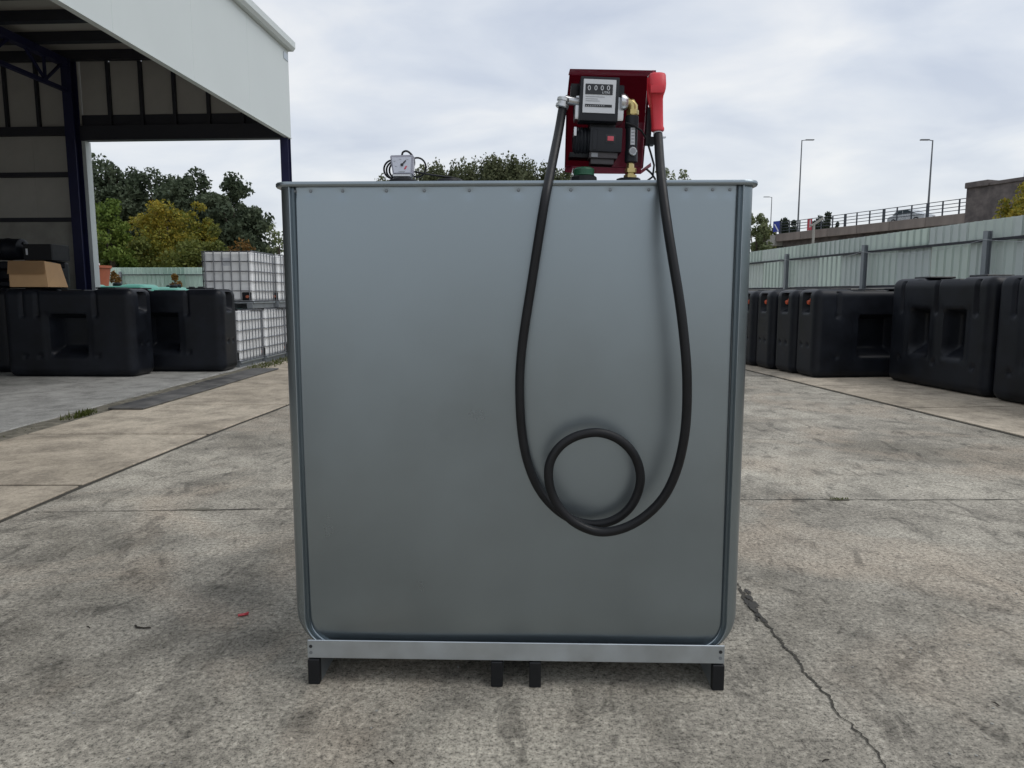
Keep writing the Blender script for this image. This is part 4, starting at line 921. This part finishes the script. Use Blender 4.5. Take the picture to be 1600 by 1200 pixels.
b.lathe([(0.024, hh_ * 0), (0.024, hh_ * 0.22), (0.019, hh_ * 0.24), (0.019, hh_ * 0.34), (0.028, hh_ * 0.36), (0.028, hh_ * 0.62), (0.015, hh_ * 0.66), (0.013, hh_)], (cf.x - 0.003, cf.y, zz), 'Z', 6); obj('hex_fitting', b, M['brass'], pu)
b = B(); b.tube([A(978, 192, -.055), A(990, 196, -.06), A(1003, 205, -.05), A(1010, 217, -.045), A(1017, 240, -.04), A(1022, 258, -.03), A(1020, 276, 0.0), A(1012, 282, .03)], 0.0038, 8); obj('power_cable', b, M['rubber'], pu, True)
b = B(); b.tube([A(1010, 264, .0), A(1018, 271, 0.0), A(1024, 280, 0.0), A(1020, 290, 0.02)], 0.004, 8); obj('power_cable', b, M['rubber'], pu, True)
mbox(1011, 167, 1018, 226, -0.05, -0.02, 0.004, 'nozzle_holster', M['blackp'], pu)
mbox(1016, 213, 1024, 225, -0.05, -0.0, 0.004, 'holster_foot', M['blackp'], pu)

# nozzle hanging in the holster
NY = PY - 0.10
nz_ = thing('fuel_nozzle', at(1026, 212, NY), 0, 'red fuel nozzle hanging nose up beside the pump unit', 'nozzle', None, True)
def Nn(x, y, d=0): return at(x, y, NY + d)
def loft(secs, n=18, sup=3.0):
    """superellipse cross sections: (pixel x, pixel y, half width px, half depth m, depth offset)"""
    rows = []
    for (x, y, hw, hd, dd) in secs:
        c = Nn(x, y, dd); w = hw * NY * 0.972 / F; row = []
        for k in range(n + 1):
            a = 2 * math.pi * k / n; ca, sa = math.cos(a), math.sin(a)
            row.append((c.x + w * math.copysign(abs(ca) ** (2 / sup), ca), c.y + hd * math.copysign(abs(sa) ** (2 / sup), sa), c.z))
        rows.append(row)
    b = B(); b.grid(rows); b.bm.faces.new([b.bm.verts.new(p) for p in rows[0][:-1]]); b.bm.faces.new([b.bm.verts.new(p) for p in rows[-1][:-1]])
    bmesh.ops.remove_doubles(b.bm, verts=b.bm.verts, dist=0.0002); return b
obj('sleeve', loft([(1027, 114.3, 8, 0.012, 0), (1027, 115.6, 11.3, 0.018, 0), (1027, 118.5, 12.8, 0.022, 0), (1026.8, 133, 13.4, 0.026, -.006), (1026.6, 140, 13.0, 0.026, -.008), (1026.3, 146, 11.6, 0.024, -.008), (1026.0, 150.5, 10.2, 0.021, -.004), (1025.8, 156, 9.6, 0.020, 0), (1026.4, 180, 9.2, 0.019, 0), (1027.2, 198, 8.8, 0.019, 0), (1027.5, 201, 9.8, 0.021, 0), (1027.6, 204.5, 9.6, 0.021, 0), (1027.7, 206, 8.0, 0.016, 0)]), M['nozred'], nz_, True, ang=50)
b = B(); b.box(Nn(1027, 139.5, -0.034), (0.050, 0.010, 0.026), 0.005, None, 2); obj('lever_guard', b, M['nozred'], nz_, True)
b = B(); b.tube([Nn(1015.5, 122, 0.01), Nn(1014.5, 150, 0.012), Nn(1017, 168, 0.012)], [0.011, 0.009, 0.006], 10); obj('spout', b, M['nozred'], nz_, True)
b = B(); b.lathe([(0.015, -0.012), (0.0165, -0.010), (0.0165, 0.010), (0.015, 0.012)], Nn(1028, 207.5), (0.05, 0, 1), 16); obj('swivel_collar', b, M['white'], nz_, True)
b = B(); b.box(Nn(1036, 214.5), (0.02, 0.012, 0.007), 0.002); obj('clip', b, M['zinc'], nz_)
# ------------------------------------------------------------------ the delivery hose
GAP = 0.0
TF = 2.537                                        # mean depth of the tank front
hp = [(880, 164, PY - .05), (878, 176, PY - .055), (873, 205, PY - .09), (866, 240, 2.62), (858, 280, 2.535), (851, 315, 2.492), (842, 370, 2.485), (831, 440, 2.49), (820, 510, 2.495), (814, 560, 2.50), (812, 610, 2.50), (815, 670, 2.505), (824, 720, 2.507), (841, 762, 2.508), (866, 793, 2.507), (897, 813, 2.50), (930, 819, 2.487), (960, 812, 2.477), (984, 793, 2.468), (998, 765, 2.462), (1000, 737, 2.457), (989, 708, 2.452), (966, 686, 2.448), (936, 676, 2.444), (905, 680, 2.440), (879, 694, 2.436), (862, 716, 2.432), (857, 741, 2.430), (862, 770, 2.43), (877, 797, 2.43), (902, 819, 2.43), (936, 831, 2.43), (972, 826, 2.425), (1006, 808, 2.415), (1036, 778, 2.405), (1056, 738, 2.39), (1068, 690, 2.38), (1073, 640, 2.37), (1073, 580, 2.365), (1068, 520, 2.37), (1061, 465, 2.38), (1052, 410, 2.40), (1044, 360, 2.43), (1037, 310, 2.48), (1033, 275, 2.53), (1030.5, 245, 2.60), (1029, 220, 2.66), (1028, 209, NY)]
P = [at(*h) for h in hp]
def catmull(P, n=6):
    out = []
    for i in range(len(P) - 1):
        p0, p1, p2, p3 = P[max(i - 1, 0)], P[i], P[i + 1], P[min(i + 2, len(P) - 1)]
        for k in range(n):
            t = k / n; out.append(0.5 * ((2 * p1) + (-p0 + p2) * t + (2 * p0 - 5 * p1 + 4 * p2 - p3) * t * t + (-p0 + 3 * p1 - 3 * p2 + p3) * t ** 3))
    return out + [P[-1]]
b = B(); b.tube(catmull(P), 0.0160, 16)
tag(obj('delivery_hose', b, M['rubber'], None, True), 'thick black rubber hose hanging in a loop down the steel tank front', 'hose')
# ------------------------------------------------------------------ level gauge
GY = 2.80
gz = ZL
gg = thing('level_gauge', (at(628, 282, GY).x, GY, gz), 0, 'small white dial level gauge with coiled black cable on the tank', 'gauge', None, True)
def Gp(x, y, d=0): return at(x, y, GY + d)
b = B(); c = Gp(629, 280); b.lathe([(0.055, 0), (0.055, 0.045), (0.05, 0.05)], (c.x, c.y + 0.01, gz), 'Z', 18); obj('base_cap', b, M['blackp'], gg, True)
b = B(); b.box(Gp(629, 275.3, -0.01), (0.07, 0.05, 0.012), 0.003); obj('bracket', b, M['zinc'], gg)
case = [Gp(609.5, 243, -.03), Gp(646, 242.5, -.03), Gp(645, 272.5, -.03), Gp(614, 272.8, -.03)]
def gpoly(name, pts, d0, d1, m, parent, bev=0):
    b = B(); lo = [(p[0], p[1]) for p in [(Gp(x, y, -.03).x, Gp(x, y, -.03).z) for x, y in pts]]; b.prism(lo, GY - .03 + d0, GY - .03 + d1, bev); return obj(name, b, m, parent)
cs_ = gpoly('gauge_case', [(609.5, 243), (646, 242), (644.5, 272.8), (614, 273)], -0.006, 0.05, M['gaugecase'], gg, 0.003)
gpoly('dial_face', [(612.5, 246.5), (643, 246), (641.5, 270), (616, 270.5)], -0.0075, -0.0062, M['gaugeface'], cs_)
gpoly('needle', [(626.5, 258.5), (634.0, 250.6), (635.2, 251.8), (628.5, 260)], -0.0090, -0.0078, M['blackprint'], cs_)
b = B(); b.lathe([(0.0055, 0), (0.0055, 0.002)], Gp(628, 257.5, -.0378), 'Y', 12); obj('needle_hub', b, M['blackprint'], cs_)
gpoly('red_mark', [(631.5, 264.5), (634.5, 259.5), (636.6, 260.3), (634, 265.3)], -0.0085, -0.0077, M['switch'], cs_)
for x, y in ((617, 252), (637, 249.2), (626, 249), (619, 260)): gpoly('scale_mark', [(x - 1.6, y - .4), (x + 1.6, y + .2), (x + 1.5, y + .9), (x - 1.7, y + .3)], -0.0083, -0.0077, M['greyprint'], cs_)
gpoly('print_line', [(623, 268.2), (633, 268), (633, 269.2), (623, 269.3)], -0.0083, -0.0077, M['greyprint'], cs_)
def loop(c, rx, rz, a0, a1, d, dd=0.0, n=26):
    out = []
    for i in range(n + 1):
        a = R(a0 + (a1 - a0) * i / n); out.append(Gp(c[0] + rx * math.cos(a), c[1] - rz * math.sin(a), d + dd * i / n))
    return out
cab_ = B()
cab_.tube(catmull([Gp(628, 243.5, -.0), Gp(629.5, 238, 0), Gp(635, 236, 0), Gp(641, 239.5, 0), Gp(646, 247, 0.0), Gp(647, 258, .02), Gp(640, 268, .03), Gp(624, 276, .03)], 5), 0.0038, 8)
cab_.tube(loop((613, 264.5), 13, 14, 75, 262, 0.0), 0.0036, 8); cab_.tube(loop((617, 266), 13, 13.5, 90, 255, 0.01), 0.0036, 8); cab_.tube(loop((619, 266), 10.5, 12, 110, 250, -0.01), 0.0036, 8)
cab_.tube(loop((652, 261.5), 13.5, 15, 110, -235, 0.02, 0.02), 0.0034, 8)
cab_.tube(catmull([Gp(640, 266.5, .02), Gp(654, 269.5, .02), Gp(680, 274, .03), Gp(712, 278.5, .05), Gp(725, 284, .06)], 5), 0.0034, 8)
obj('cable', cab_, M['rubber'], gg, True)

# ================================================================== LITTER ON THE YARD
def lit(name, label, cat, b, m): return tag(obj(name, b, m), label, cat)
c = gnd(222, 982); b = B(); b.tube([(c.x - 0.035, c.y + 0.012, 0.008), (c.x - 0.02, c.y - 0.002, 0.007), (c.x + 0.01, c.y - 0.007, 0.006), (c.x + 0.04, c.y - 0.004, 0.006)], [0.0055, 0.004, 0.0035, 0.003], 6); lit('twig', 'short curved dark twig lying on the concrete', 'twig', b, M['twig'])
c = gnd(380, 962); b = B(); b.box((c.x, c.y, 0.006), (0.045, 0.02, 0.006), 0.002, R(25)); b.box((c.x + .015, c.y + .006, 0.010), (0.02, 0.012, 0.006), 0.002, R(60)); lit('plastic_scrap', 'crumpled bit of red plastic on the concrete', 'scrap', b, M['scrap'])
for i, (px, py, l) in enumerate(((138, 981, 'tiny dark splinter close to the curved twig'), (1555, 1101, 'dark sliver lying far from the crack, on the bare concrete'), (1290, 1190, 'small dark twig beside the long crack'), (610, 1192, 'thin dry leaf stalk in front of the steel tank'))):
    c = gnd(px, py); a = random.uniform(0, 3); b = B(); b.tube([(c.x - .014 * math.cos(a), c.y - .014 * math.sin(a), 0.004), (c.x, c.y, 0.007), (c.x + .014 * math.cos(a), c.y + .014 * math.sin(a), 0.004)], [0.002, 0.0028, 0.0015], 5); lit('twig', l, 'twig', b, M['twig'])
rnd = random.Random(11); b = B()
for i in range(260):
    y = 1.3 + 5.5 * rnd.random() ** 1.4; x = rnd.uniform(-0.8, 0.8) * y * 1.05; r = rnd.uniform(0.002, 0.0055) * (1 if rnd.random() < .95 else 1.6)
    b.box((x, y, r * 0.4), (r * 2, r * 1.5, r), r * 0.3, rnd.uniform(0, 3))
tag(obj('grit', b, M['wallconc']), 'scattered fine grit on the concrete', 'grit', kind='stuff')
